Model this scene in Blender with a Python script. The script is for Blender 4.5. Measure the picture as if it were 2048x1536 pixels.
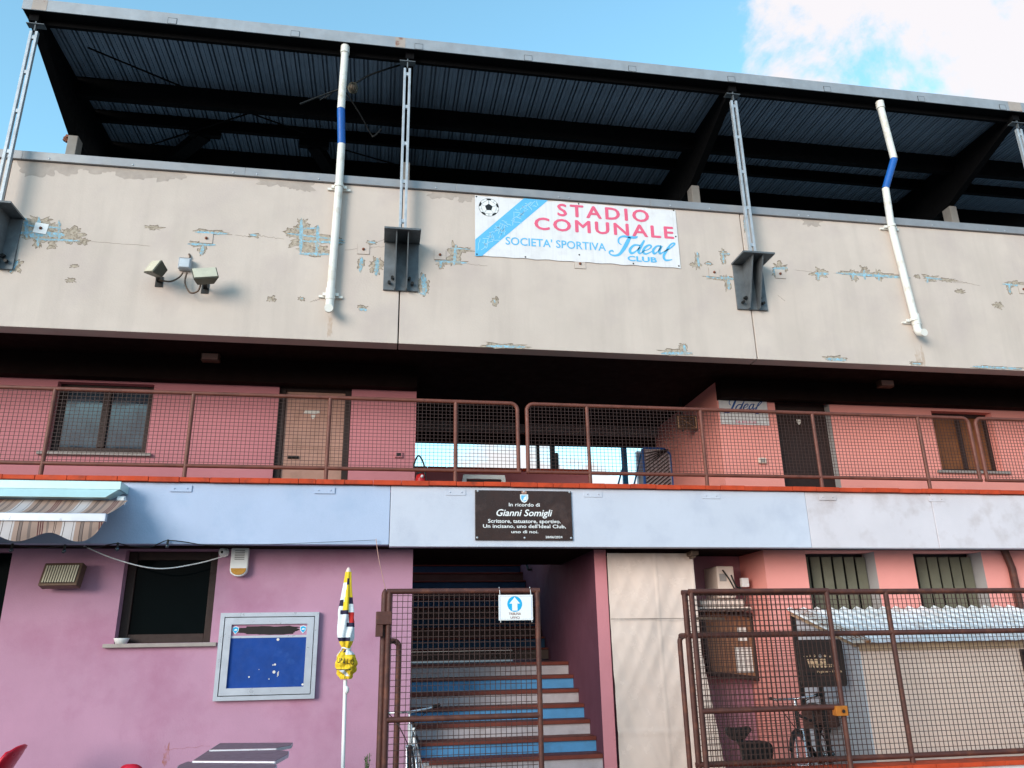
import bpy, bmesh, math, random
from mathutils import Vector, Matrix, noise
R = math.radians
for o in list(bpy.data.objects): bpy.data.objects.remove(o)
scn = bpy.context.scene
COL = scn.collection
# ------------------------------------------------------------------ camera
YAW, PITCH, ROLL, FPX = 0.170664152, 0.324141333, -0.0185417672, 1580.0
CAM = Vector((0, 0, 1.6))
cf = Vector((math.sin(YAW)*math.cos(PITCH), math.cos(YAW)*math.cos(PITCH), math.sin(PITCH)))
r0 = Vector((math.cos(YAW), -math.sin(YAW), 0)); u0 = r0.cross(cf)
cr = r0*math.cos(ROLL) + u0*math.sin(ROLL); cu = u0*math.cos(ROLL) - r0*math.sin(ROLL)
cam = bpy.data.cameras.new('camera'); camo = bpy.data.objects.new('camera', cam); COL.objects.link(camo)
cam.sensor_width = 36; cam.lens = FPX/2048*36; cam.clip_end = 2000; cam.clip_start = 0.05
camo.matrix_world = Matrix(((cr.x, cu.x, -cf.x, CAM.x), (cr.y, cu.y, -cf.y, CAM.y), (cr.z, cu.z, -cf.z, CAM.z), (0, 0, 0, 1)))
scn.camera = camo
def ray(px, py): return cf + cr*((px-1024)/FPX) - cu*((py-768)/FPX)
def at(px, py, Y):
    d = ray(px, py); return CAM + d*(Y/d.y)
def atX(px, py, X):
    d = ray(px, py); return CAM + d*(X/d.x)
def atZ(px, py, Z):
    d = ray(px, py); return CAM + d*((Z-1.6)/d.z)
# ------------------------------------------------------------------ light
SUN_EL, SUN_AZ = 14.0, 225.0        # azimuth clockwise from +Y
SUN_STR, SKY_STR, EXPO = 2.5, 0.15, 0.40
sd = Vector((math.sin(R(SUN_AZ))*math.cos(R(SUN_EL)), math.cos(R(SUN_AZ))*math.cos(R(SUN_EL)), math.sin(R(SUN_EL))))
sl = bpy.data.lights.new('sun', 'SUN'); slo = bpy.data.objects.new('sun', sl); COL.objects.link(slo)
sl.energy = SUN_STR; sl.angle = R(30); sl.color = (1.0, 0.88, 0.80)
slo.rotation_euler = sd.to_track_quat('Z', 'Y').to_euler(); slo.location = sd*60
W = bpy.data.worlds.new('World'); scn.world = W; W.use_nodes = True
nt = W.node_tree; nt.nodes.clear()
def N(t, **k):
    n = nt.nodes.new(t)
    for a, b in k.items(): setattr(n, a, b)
    return n
out = N('ShaderNodeOutputWorld'); bg = N('ShaderNodeBackground'); bg.inputs[1].default_value = SKY_STR
sky = N('ShaderNodeTexSky', sky_type='NISHITA'); sky.sun_disc = False
sky.sun_elevation = R(SUN_EL); sky.sun_rotation = R(SUN_AZ); sky.altitude = 0; sky.air_density = 1.0; sky.dust_density = 0.4; sky.ozone_density = 2.5
tc = N('ShaderNodeTexCoord'); nz = N('ShaderNodeTexNoise'); nz.inputs['Scale'].default_value = 5.5; nz.inputs['Detail'].default_value = 9; nz.inputs['Roughness'].default_value = 0.6
nz.inputs['Distortion'].default_value = 0.25
sep = N('ShaderNodeSeparateXYZ'); nt.links.new(tc.outputs['Generated'], sep.inputs[0])
nt.links.new(tc.outputs['Generated'], nz.inputs['Vector'])
def dirbias(px, py, lo, hi, amt):
    d = ray(px, py).normalized()
    dp = N('ShaderNodeVectorMath', operation='DOT_PRODUCT'); nt.links.new(tc.outputs['Generated'], dp.inputs[0]); dp.inputs[1].default_value = d
    mr = N('ShaderNodeMapRange'); mr.interpolation_type = 'SMOOTHSTEP'; nt.links.new(dp.outputs['Value'], mr.inputs[0])
    mr.inputs[1].default_value = lo; mr.inputs[2].default_value = hi; mr.inputs[3].default_value = 0; mr.inputs[4].default_value = amt
    return mr.outputs[0]
def madd(a, b):
    m = N('ShaderNodeMath', operation='ADD'); nt.links.new(a, m.inputs[0]); nt.links.new(b, m.inputs[1]); return m.outputs[0]
low = N('ShaderNodeMapRange'); nt.links.new(sep.outputs[2], low.inputs[0])
low.inputs[1].default_value = 0.36; low.inputs[2].default_value = 0.16; low.inputs[3].default_value = 0; low.inputs[4].default_value = 0.36
cov = madd(madd(nz.outputs[0], dirbias(1960, 20, 0.955, 0.988, 0.31)), low.outputs[0])
crv = N('ShaderNodeMapRange'); crv.interpolation_type = 'SMOOTHSTEP'; nt.links.new(cov, crv.inputs[0])
crv.inputs[1].default_value = 0.64; crv.inputs[2].default_value = 0.76; crv.inputs[3].default_value = 0; crv.inputs[4].default_value = 0.96
mix = N('ShaderNodeMix', data_type='RGBA'); nt.links.new(crv.outputs[0], mix.inputs[0])
nt.links.new(sky.outputs[0], mix.inputs[6]); mix.inputs[7].default_value = (5.0, 4.75, 4.85, 1)
gn = N('ShaderNodeMix', data_type='RGBA', blend_type='MULTIPLY'); gn.inputs[0].default_value = 1.0
nt.links.new(sky.outputs[0], gn.inputs[6]); gn.inputs[7].default_value = (2.35, 2.8, 2.3, 1)
nt.links.new(gn.outputs[2], mix.inputs[6])
nt.links.new(mix.outputs[2], bg.inputs[0]); nt.links.new(bg.outputs[0], out.inputs[0])
scn.view_settings.view_transform = 'Standard'; scn.view_settings.look = 'None'; scn.view_settings.gamma = 1.0; scn.view_settings.exposure = EXPO
# ------------------------------------------------------------------ materials
def lin(c):
    if isinstance(c, str):
        c = [int(c[i:i+2], 16)/255 for i in (1, 3, 5)]
    return tuple((v/12.92 if v <= 0.04045 else ((v+0.055)/1.055)**2.4) for v in c)
def mat(name, c, rough=0.7, var=0.12, scale=3.0, bump=0.0, bscale=60.0, metal=0.0, c2=None, c2amt=0.0, c2scale=2.0, c2lo=0.5, c2hi=0.7, stretch=None, spec=0.4, fine=0.0):
    m = bpy.data.materials.new(name); m.use_nodes = True; t = m.node_tree; b = t.nodes['Principled BSDF']
    b.inputs['Roughness'].default_value = rough; b.inputs['Metallic'].default_value = metal; b.inputs['Specular IOR Level'].default_value = spec
    base = lin(c)
    co = t.nodes.new('ShaderNodeTexCoord'); vec = co.outputs['Object']
    def noise_(sc, det=5, st=None, off=0):
        n = t.nodes.new('ShaderNodeTexNoise'); n.inputs['Scale'].default_value = sc; n.inputs['Detail'].default_value = det; n.inputs['Roughness'].default_value = 0.6
        mp = t.nodes.new('ShaderNodeMapping'); t.links.new(vec, mp.inputs[0]); mp.inputs['Location'].default_value = (off, off*0.7, off*1.3)
        if st: mp.inputs['Scale'].default_value = st
        t.links.new(mp.outputs[0], n.inputs['Vector']); return n.outputs[0]
    def ramp(f, lo, hi, a, b_):
        r = t.nodes.new('ShaderNodeMapRange'); t.links.new(f, r.inputs[0]); r.inputs[1].default_value = lo; r.inputs[2].default_value = hi; r.inputs[3].default_value = a; r.inputs[4].default_value = b_; return r.outputs[0]
    def mixc(f, a, b_, bt='MIX'):
        x = t.nodes.new('ShaderNodeMix'); x.data_type = 'RGBA'; x.blend_type = bt
        if hasattr(f, 'node'): t.links.new(f, x.inputs[0])
        else: x.inputs[0].default_value = f
        for s, i in ((a, 6), (b_, 7)):
            if hasattr(s, 'node'): t.links.new(s, x.inputs[i])
            else: x.inputs[i].default_value = (*s, 1)
        return x.outputs[2]
    col = mixc(ramp(noise_(scale), 0.3, 0.7, 0, 1), tuple(v*(1-var) for v in base), tuple(min(1, v*(1+var)) for v in base))
    if stretch:
        col = mixc(ramp(noise_(1.0, 6, stretch, 3.1), 0.5, 0.78, 0, 0.4), col, tuple(v*0.72 for v in base))
    if fine:
        col = mixc(ramp(noise_(bscale*0.6, 4, None, 7), 0.35, 0.65, 0, fine), col, tuple(v*0.6 for v in base))
    if c2 is not None:
        col = mixc(ramp(noise_(c2scale, 8, None, 11.3), c2lo, c2hi, 0, c2amt), col, lin(c2))
    t.links.new(col, b.inputs['Base Color'])
    t.links.new(ramp(noise_(scale*3, 4, None, 5), 0.3, 0.7, max(0, rough-0.1), min(1, rough+0.1)), b.inputs['Roughness'])
    if bump:
        bp = t.nodes.new('ShaderNodeBump'); bp.inputs['Strength'].default_value = bump; bp.inputs['Distance'].default_value = 0.01
        t.links.new(noise_(bscale, 6), bp.inputs['Height']); t.links.new(bp.outputs[0], b.inputs['Normal'])
    return m
M = {}
M['plaster'] = mat('weathered_beige_plaster', '#c7bab0', 0.85, 0.06, 1.2, 0.25, 45, c2='#b7a9a4', c2amt=0.5, c2scale=1.5, stretch=(3.5, 3.5, 0.35), spec=0.2)
M['plaster_dark'] = mat('damp_plaster', '#ab9f96', 0.9, 0.14, 6, 0.3, 60, spec=0.2)
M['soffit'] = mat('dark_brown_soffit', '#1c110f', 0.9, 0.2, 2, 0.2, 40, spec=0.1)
M['concrete_dark'] = mat('dark_concrete', '#2a2523', 0.95, 0.2, 2, 0.2, 40, spec=0.1)
M['spall'] = mat('spalled_concrete', '#b3a696', 0.95, 0.25, 22, 1.0, 90, c2='#75685a', c2amt=0.7, c2scale=30, c2lo=0.5, c2hi=0.62, spec=0.1)
M['rim'] = mat('broken_plaster_edge', '#7a6d61', 0.95, 0.3, 30, spec=0.1)
M['oldblue'] = mat('old_light_blue_paint', '#8cb8cb', 0.85, 0.3, 25, 1.0, 80, c2='#aaa89f', c2amt=0.95, c2scale=35, c2lo=0.46, c2hi=0.58, spec=0.2)
M['band_blue'] = mat('pale_blue_band_paint', '#acbad3', 0.85, 0.04, 1.5, 0.3, 50, c2='#9db0cb', c2amt=0.55, c2scale=2.5, spec=0.2)
M['band_mid'] = mat('pale_grey_blue_band_paint', '#c0c5d2', 0.85, 0.04, 1.5, 0.3, 50, c2='#aeb4c4', c2amt=0.55, c2scale=2.5, spec=0.2)
M['band_white'] = mat('off_white_band_paint', '#ccc6cb', 0.85, 0.05, 1.5, 0.3, 50, c2='#a89a98', c2amt=0.6, c2scale=2.6, c2lo=0.5, c2hi=0.72, spec=0.2)
M['terracotta'] = mat('red_clay_tile', '#b5401f', 0.75, 0.22, 5, 0.2, 70, c2='#5a2a1c', c2amt=0.6, c2scale=5, c2lo=0.56, c2hi=0.68, spec=0.3)
M['pink'] = mat('mauve_pink_plaster', '#b3889f', 0.88, 0.06, 1.6, 0.3, 45, c2='#a5738c', c2amt=0.8, c2scale=1.3, spec=0.15)
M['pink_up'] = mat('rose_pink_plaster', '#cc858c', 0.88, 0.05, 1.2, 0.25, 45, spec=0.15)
M['salmon'] = mat('salmon_pink_plaster', '#df938b', 0.88, 0.05, 1.2, 0.25, 45, spec=0.15)
M['salmon_up'] = mat('bright_salmon_plaster', '#f2a096', 0.88, 0.05, 1.2, 0.25, 45, spec=0.15)
M['rust_stain'] = mat('rust_stained_plaster', '#a06a62', .9, .25, 14, c2='#b2869f', c2amt=.9, c2scale=9, c2lo=.45, c2hi=.6, spec=.1)
M['recess_pink'] = mat('dull_pink_plaster', '#ad7c86', 0.88, 0.06, 1.2, 0.25, 45, c2='#a57290', c2amt=.6, c2scale=.8, spec=0.15)
M['stair_blue_shade'] = mat('shaded_blue_riser', '#2c5272', 0.8, 0.15, 5)  # riser blue darkened to carry the shade on the upper flight
M['stair_brown_shade'] = mat('shaded_brown_riser', '#67554e', 0.8, 0.15, 5)  # darker riser tone, stairwell shade put into the colour
M['trim'] = mat('beige_eave_trim', '#b39b80', 0.7, 0.15, 6)
M['stain'] = mat('rain_streaked_plaster', '#bba899', .9, .08, 10, .2, 60, c2='#c7bab0', c2amt=.9, c2scale=6, c2lo=.45, c2hi=.58, stretch=(8, 8, .6), spec=.1)
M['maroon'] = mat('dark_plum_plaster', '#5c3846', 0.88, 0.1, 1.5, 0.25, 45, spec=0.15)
M['grey_reveal'] = mat('grey_reveal_plaster', '#a5a2a2', 0.88, 0.06, 2, 0.2, 45, spec=0.15)
M['galv'] = mat('galvanised_steel', '#aeb4ba', 0.5, 0.12, 8, 0.08, 90, metal=0.35, c2='#8b9096', c2amt=0.5, c2scale=9)
M['fascia'] = mat('galvanised_gutter_sheet', '#9da1a6', 0.55, 0.1, 5, 0.06, 60, metal=0.3, c2='#8c8f93', c2amt=0.55, c2scale=4, stretch=(6, 6, 0.6))
M['rust'] = mat('rusted_steel', '#7a4a38', 0.9, 0.3, 14, 0.4, 80)
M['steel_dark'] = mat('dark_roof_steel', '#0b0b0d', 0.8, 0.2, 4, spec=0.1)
M['sheet'] = mat('grey_corrugated_sheet', '#97a5b7', 0.55, 0.1, 3, metal=0.3, c2='#8391a3', c2amt=0.4)
M['bracket'] = mat('galvanised_bracket_steel', '#666b6f', 0.6, 0.2, 6, 0.1, 60, metal=0.35, c2='#4a4c4f', c2amt=0.6, c2scale=5)
M['column'] = mat('grey_column_paint', '#8b8884', 0.8, 0.1, 4)
M['flash'] = mat('grey_painted_flashing', '#8f8f92', 0.5, 0.08, 5, metal=0.3, c2='#b8b4ae', c2amt=0.4, c2scale=1.3)
M['pipe'] = mat('white_pvc', '#dedcd5', 0.45, 0.04, 3, c2='#ac977b', c2amt=0.65, c2scale=6, c2lo=0.54, c2hi=0.75)
M['pipe_blue'] = mat('blue_pipe_paint', '#1559a8', 0.5, 0.1, 5)
M['rail'] = mat('brown_oxide_paint', '#6c3d31', 0.55, 0.14, 9, 0.1, 70, c2='#4a2a20', c2amt=0.6, c2scale=9)
M['gate'] = mat('dark_brown_gate_paint', '#4c2a23', 0.6, 0.2, 10, 0.15, 70, c2='#7d4a33', c2amt=0.5, c2scale=8)
M['wire'] = mat('brown_wire', '#3b2621', 0.6, 0.2, 20)
M['brown_wood'] = mat('dark_brown_window_wood', '#2b1813', 0.6, 0.2, 9, stretch=(12, 12, 1))
M['olive'] = mat('olive_shutter_paint', '#5d5b4c', 0.7, 0.14, 4)
M['orange_wood'] = mat('brown_wooden_shutter', '#7a4a28', 0.6, 0.25, 6, stretch=(14, 14, 0.8))
M['door_beige'] = mat('worn_beige_door', '#b98d7d', 0.65, 0.1, 3, c2='#8d6a58', c2amt=0.4, c2scale=5, stretch=(1, 1, 7))
M['marble'] = mat('grey_marble_sill', '#9b918c', 0.4, 0.14, 7)
M['glass_dark'] = mat('dark_window_glass', '#060d0f', 0.06, 0.15, 1.5, spec=0.03)
M['glass_grey'] = mat('bluish_window_glass', '#2c3843', 0.05, 0.6, 1.6, spec=0.9)
M['black'] = mat('black_plastic', '#141414', 0.5, 0.15, 6)
M['white'] = mat('white_paint', '#e4e6e6', 0.5, 0.03, 5)
M['white_sheet'] = mat('white_sign_sheet', '#dfdedf', 0.6, 0.03, 3, c2='#c6c3c6', c2amt=0.4, c2scale=6, stretch=(30, 30, 1.0))
M['sign_red'] = mat('faded_red_lettering', '#e0607f', 0.6, 0.05, 6)
M['sign_blue'] = mat('sky_blue_lettering', '#5db3e0', 0.6, 0.05, 6)
M['sign_crack'] = mat('pale_crack_lines', '#a9d8ee', 0.6, 0.05, 6)
M['deep_blue'] = mat('dark_blue_lettering', '#1c4f94', 0.6, 0.1, 6)
M['plaque'] = mat('brown_plaque', '#2c1712', 0.25, 0.25, 4, c2='#4e3a35', c2amt=0.5, c2scale=4, c2lo=0.55, c2hi=0.72)
M['alu'] = mat('silver_aluminium', '#b9bec8', 0.35, 0.04, 4, metal=0.45)
M['felt'] = mat('blue_felt', '#123f8a', 0.85, 0.12, 5, 0.2, 200, c2='#3f68aa', c2amt=0.4, c2scale=4, c2lo=0.6, c2hi=0.75)
M['slot_dark'] = mat('dark_maroon_strip', '#160908', 0.5, 0.3, 8)
M['awning_box'] = mat('pale_teal_aluminium', '#b4d3d4', 0.4, 0.05, 4, metal=0.2)
M['yellow'] = mat('yellow_fabric', '#e3c02c', 0.8, 0.08, 12, 0.2, 120)
M['navy'] = mat('navy_fabric', '#241f3c', 0.8, 0.1, 12)
M['red_fab'] = mat('red_fabric', '#b3201c', 0.8, 0.1, 12)
M['white_fab'] = mat('white_fabric', '#dde3e8', 0.8, 0.05, 12, 0.2, 120)
M['red_plastic'] = mat('red_plastic', '#c3172f', 0.35, 0.06, 4)
M['table'] = mat('brown_table_top', '#7d626a', 0.6, 0.1, 5, stretch=(1, 12, 1))
M['tarp'] = mat('milky_plastic_sheet', '#dac5b9', 0.22, 0.05, 2, spec=0.6)
M['cream'] = mat('cream_roller_shutter', '#e2ccbf', 0.6, 0.04, 2, c2='#cdb8aa', c2amt=0.3)
M['shed_side'] = mat('pale_grey_panel', '#b6bcc4', 0.6, 0.05, 2)
M['polycarb'] = mat('white_corrugated_roofing', '#e6ebee', 0.4, 0.04, 3, c2='#a3937f', c2amt=0.6, c2scale=5)
M['orange_lock'] = mat('orange_brass_lock', '#b8702a', 0.45, 0.2, 12, metal=0.3)
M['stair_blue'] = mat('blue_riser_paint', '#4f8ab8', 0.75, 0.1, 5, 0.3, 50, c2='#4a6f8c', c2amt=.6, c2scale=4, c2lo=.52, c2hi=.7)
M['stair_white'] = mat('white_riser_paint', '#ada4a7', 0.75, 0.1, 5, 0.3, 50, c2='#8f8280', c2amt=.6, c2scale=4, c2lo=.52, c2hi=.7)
M['tread'] = mat('brown_red_stair_tile', '#6b2f22', 0.6, 0.2, 6)
M['wifi'] = mat('dark_bronze_sign', '#2e2421', 0.4, 0.2, 5)
M['peach'] = mat('peach_lettering', '#eec49a', 0.6, 0.04, 5)
M['lamp_glass'] = mat('dirty_lamp_glass', '#c4bfa9', 0.2, 0.1, 8, spec=0.6)
M['lamp_body'] = mat('bronze_lamp_body', '#5c4a3d', 0.5, 0.2, 8, metal=0.3)
M['lamp_metal'] = mat('khaki_lamp_body', '#59564b', 0.5, 0.15, 8, metal=0.3)
M['amber'] = mat('amber_lens', '#b98428', 0.3, 0.1, 6)
M['asphalt'] = mat('grey_paving', '#65605c', 0.9, 0.2, 3, 0.5, 40, fine=0.3)
M['leaf'] = mat('green_leaf', '#4f6b33', 0.7, 0.3, 20)
M['chrome'] = mat('bright_metal', '#c9ccd2', 0.25, 0.05, 8, metal=0.8)
M['wood_board'] = mat('brown_cork_board', '#8a5f45', 0.8, 0.15, 12, 0.2, 60)
M['paper'] = mat('pinned_paper', '#d8d3cc', 0.8, 0.05, 5)
M['extinguisher'] = mat('red_enamel', '#c01a1a', 0.3, 0.05, 5)
M['brown_box'] = mat('brown_crate', '#4a2c24', 0.7, 0.15, 6)
M['sign_brown'] = mat('brown_lettering', '#7b4a3c', 0.7, 0.05, 6)
M['cyan'] = mat('cyan_print', '#12a5d8', 0.6, 0.04, 6)
M['steel_blue_post'] = mat('blue_steel_post', '#1f7fb5', 0.5, 0.1, 5)
# ------------------------------------------------------------------ mesh builder
class MB:
    def __init__(s): s.v = []; s.f = []; s.m = []; s.sm = []; s.x = None
    def add(s, vs, fs, mi=0, smooth=False):
        k = len(s.v)
        for p in vs:
            p = Vector(p); s.v.append(s.x @ p if s.x else p)
        for f in fs: s.f.append([i+k for i in f]); s.m.append(mi); s.sm.append(smooth)
    def box(s, x0, x1, y0, y1, z0, z1, mi=0):
        s.add([(x0,y0,z0),(x1,y0,z0),(x1,y1,z0),(x0,y1,z0),(x0,y0,z1),(x1,y0,z1),(x1,y1,z1),(x0,y1,z1)],
              [(0,3,2,1),(4,5,6,7),(0,1,5,4),(1,2,6,5),(2,3,7,6),(3,0,4,7)], mi)
    def bar(s, a, b, w, h, mi=0, up=(0,0,1)):
        a, b = Vector(a), Vector(b); d = (b-a).normalized(); u = Vector(up)
        if abs(d.dot(u)) > .98: u = Vector((0,1,0))
        sx = d.cross(u).normalized()*(w/2); su = sx.cross(d).normalized()*(h/2)
        vs = [p+i*sx+j*su for p in (a, b) for i, j in ((-1,-1),(1,-1),(1,1),(-1,1))]
        s.add(vs, [(0,1,2,3),(7,6,5,4),(0,4,5,1),(1,5,6,2),(2,6,7,3),(3,7,4,0)], mi)
    def tube(s, pts, r, n=10, mi=0, cap=True, smooth=True):
        pts = [Vector(p) for p in pts]; rs = r if isinstance(r, (list, tuple)) else [r]*len(pts)
        k = len(pts); t0 = (pts[1]-pts[0]).normalized()
        u = Vector((0,0,1)) if abs(t0.z) < .9 else Vector((0,1,0)); u = (u - t0*u.dot(t0)).normalized()
        vs = []
        for i, p in enumerate(pts):
            t = (pts[min(i+1,k-1)]-pts[max(i-1,0)]).normalized()
            u = (u - t*u.dot(t)).normalized(); w = t.cross(u)
            for j in range(n):
                a = 2*math.pi*j/n; vs.append(p + (u*math.cos(a)+w*math.sin(a))*rs[i])
        fs = [(i*n+j, i*n+(j+1)%n, (i+1)*n+(j+1)%n, (i+1)*n+j) for i in range(k-1) for j in range(n)]
        s.add(vs, fs, mi, smooth)
        if cap:
            s.add(vs[:n], [tuple(range(n))[::-1]], mi); s.add(vs[-n:], [tuple(range(n))], mi)
    def prism(s, poly, y0, y1, mi=0):   # polygon of (x,z), front at y0
        n = len(poly); ar = sum(poly[i][0]*poly[(i+1)%n][1]-poly[(i+1)%n][0]*poly[i][1] for i in range(n))
        if ar < 0: poly = poly[::-1]
        vs = [(x,y0,z) for x,z in poly]+[(x,y1,z) for x,z in poly]
        s.add(vs, [tuple(range(n)), tuple(range(2*n-1,n-1,-1))]+[(i, i+n, (i+1)%n+n, (i+1)%n) for i in range(n)], mi)
    def sphere(s, c, r, mi=0, n=12, sc=(1,1,1)):
        c = Vector(c); vs = []; m = n//2
        for i in range(m+1):
            for j in range(n):
                a, b = math.pi*i/m, 2*math.pi*j/n
                vs.append(c+Vector((math.sin(a)*math.cos(b)*r*sc[0], math.sin(a)*math.sin(b)*r*sc[1], math.cos(a)*r*sc[2])))
        s.add(vs, [(i*n+j, (i+1)*n+j, (i+1)*n+(j+1)%n, i*n+(j+1)%n) for i in range(m) for j in range(n)], mi, True)
    def build(s, name, ms, parent=None, bev=0.0):
        me = bpy.data.meshes.new(name)
        ms = ms if isinstance(ms, (list, tuple)) else [ms]
        me.from_pydata(s.v, [], s.f)
        for k in ms: me.materials.append(M[k] if isinstance(k, str) else k)
        for i, p in enumerate(me.polygons): p.material_index = s.m[i]; p.use_smooth = s.sm[i]
        if bev:
            bm = bmesh.new(); bm.from_mesh(me)
            bmesh.ops.bevel(bm, geom=[e for e in bm.edges if len(e.link_faces) == 2 and e.calc_face_angle(0) > .5], offset=bev, segments=2, affect='EDGES', profile=.5)
            bm.to_mesh(me); bm.free()
        me.update()
        o = bpy.data.objects.new(name, me); COL.objects.link(o)
        if parent:
            o.parent = parent; o.matrix_parent_inverse = Matrix.Translation(-root_loc(parent))
        return o
def root_loc(o):
    l = Vector((0,0,0))
    while o is not None:
        if o.type == 'EMPTY': l = Vector(o.location)
        o = o.parent
    return l
def tag(o, label, cat, group=None, kind=None):
    if label: o['label'] = label
    if cat: o['category'] = cat
    if group: o['group'] = group
    if kind: o['kind'] = kind
    return o
def thing(name, label, cat, loc, group=None):
    o = bpy.data.objects.new(name, None); COL.objects.link(o); o.location = loc; o.empty_display_size = .1
    return tag(o, label, cat, group)
def struct(o): o['kind'] = 'structure'; return o
def dup(root, d, label):
    r = root.copy(); COL.objects.link(r); r.location = Vector(root.location)+Vector(d); r['label'] = label
    for ch in root.children:
        c = ch.copy(); COL.objects.link(c); c.parent = r; c.matrix_parent_inverse = ch.matrix_parent_inverse.copy()
        for g in ch.children:
            q = g.copy(); COL.objects.link(q); q.parent = c; q.matrix_parent_inverse = g.matrix_parent_inverse.copy()
    return r
def sub(mb, name, ms, part, bev=0.0):      # sub-part of a part mesh (part sits at identity in world)
    o = mb.build(name, ms, None, bev); o.parent = part; return o
def text(mb, s, x0, x1, z0, h, Y, mi=0, bold=0.0, shear=0.0, ext=0.0015, space=1.0, wide=None):
    cu_ = bpy.data.curves.new('t', 'FONT'); cu_.body = s; cu_.size = 1; cu_.offset = 0; cu_.shear = shear; cu_.space_character = space; cu_.resolution_u = 3
    o = bpy.data.objects.new('t', cu_); COL.objects.link(o); dg = bpy.context.evaluated_depsgraph_get()
    me = o.evaluated_get(dg).to_mesh(); vs = [v.co.copy() for v in me.vertices]; fs = [tuple(p.vertices) for p in me.polygons]
    o.evaluated_get(dg).to_mesh_clear(); bpy.data.objects.remove(o); bpy.data.curves.remove(cu_)
    a, b = min(v.x for v in vs), max(v.x for v in vs)
    kz = h/0.70; kx = (x1-x0)/(b-a)
    offs = [(0,0)] if bold < .004 else [(-1,0),(1,0),(0,.7),(0,-.7)]
    for q, (dx, dz) in enumerate(offs):
        mb.add([(x0+(v.x-a)*kx+dx*bold*h, Y-.00012*q, z0+v.y*kz+dz*bold*h) for v in vs], fs, mi)
def ribbon(mb, pts, Y0, Y1, fn, mi=0, n=4):     # pts: (x,y,w) control points -> smooth stroke; fn maps (x,y) to (X,Z)
    P = []
    k = len(pts)
    for i in range(k-1):
        p0, p1, p2, p3 = [Vector(pts[min(max(j,0),k-1)]) for j in (i-1,i,i+1,i+2)]
        for q in range(n):
            t = q/n; P.append(0.5*((2*p1)+(p2-p0)*t+(2*p0-5*p1+4*p2-p3)*t*t+(3*p1-p0-3*p2+p3)*t**3))
    P.append(Vector(pts[-1])); L = []; Rr = []
    for i, p in enumerate(P):
        a, b = P[max(i-1,0)], P[min(i+1,len(P)-1)]; d = Vector((b.x-a.x, b.y-a.y)); d = d.normalized() if d.length > 0 else Vector((1,0))
        nn = Vector((-d.y, d.x))*p.z/2; L.append(fn(p.x+nn.x, p.y+nn.y)); Rr.append(fn(p.x-nn.x, p.y-nn.y))
    for i in range(len(P)-1):
        q = [L[i], Rr[i], Rr[i+1], L[i+1]]
        mb.add([(x,Y0,z) for x,z in q], [(0,1,2,3)], mi)
def wall(mb, x0, x1, z0, z1, y0, y1, ops, mi=0):
    x = x0
    for a, b, c, d in sorted(ops):
        if a > x: mb.box(x, a, y0, y1, z0, z1, mi)
        if c > z0: mb.box(a, b, y0, y1, z0, c, mi)
        if d < z1: mb.box(a, b, y0, y1, d, z1, mi)
        x = b
    if x < x1: mb.box(x, x1, y0, y1, z0, z1, mi)
def arc(c, r, a0, a1, n, ax, bx): return [Vector(c)+(Vector(ax)*math.cos(a0+(a1-a0)*i/n)+Vector(bx)*math.sin(a0+(a1-a0)*i/n))*r for i in range(n+1)]
rnd = random.Random(7)
# ------------------------------------------------------------------ key planes
YB, YW, YU = 9.5, 10.0, 10.9       # band / parapet face, ground-floor wall, upper wall
GZ = 0.05
ZC, ZB0, ZP0, ZP1 = 3.55, 2.77, 5.33, 7.60
XL, XR = -8.0, 14.0
# ------------------------------------------------------------------ ground
g = MB(); g.add([(-400,-400,GZ),(400,-400,GZ),(400,400,GZ),(-400,400,GZ)], [(0,1,2,3)])
struct(g.build('ground', 'asphalt'))
# ------------------------------------------------------------------ building
B = thing('stadium_building', 'beige and pink two-storey stadium stand with corrugated roof on steel posts', 'building', (2, 9.5, GZ))
JX = [-4.74, 0.17, 5.075, 9.98]
edges = [XL]+JX+[XR]
for i in range(5):
    m = MB(); m.box(edges[i]+(.008 if i else 0), edges[i+1]-.008, YB, YB+.22, ZP0, ZP1)
    m.build('parapet_panel', 'plaster', B, .006)
m = MB(); m.box(XL, XR, YB+.225, YB+.30, ZP0+.03, ZP1-.01); m.build('parapet_backing', 'concrete_dark', B)
m = MB()
xs = [XL, -4.62, -1.9, 0.9, 3.7, 6.5, 9.3, XR]
for i in range(len(xs)-1):
    m.box(xs[i]+.001, xs[i+1]-.001, YB-.035, YB+.34, ZP1+.005, ZP1+.125)
m.build('parapet_flashing', 'flash', B, .004)
m = MB(); m.box(at(1540,420,9.9).x, at(1795,440,9.9).x, 9.86, 9.9, ZP1+.12, ZP1+.235); m.build('flashing_upstand', 'flash', B)
m = MB()
for x in [-4.3,-3.3,-2.05,-1.75,-.95,.62,2.35,2.5,4.0,4.6,6.0,6.15,7.1,8.2,9.15,9.45]:
    m = MB(); m.sphere((x, YB-.037, ZP1+.035), .014, n=8, sc=(1,.5,1)); m.build('flashing_screw', 'galv', B)
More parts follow.
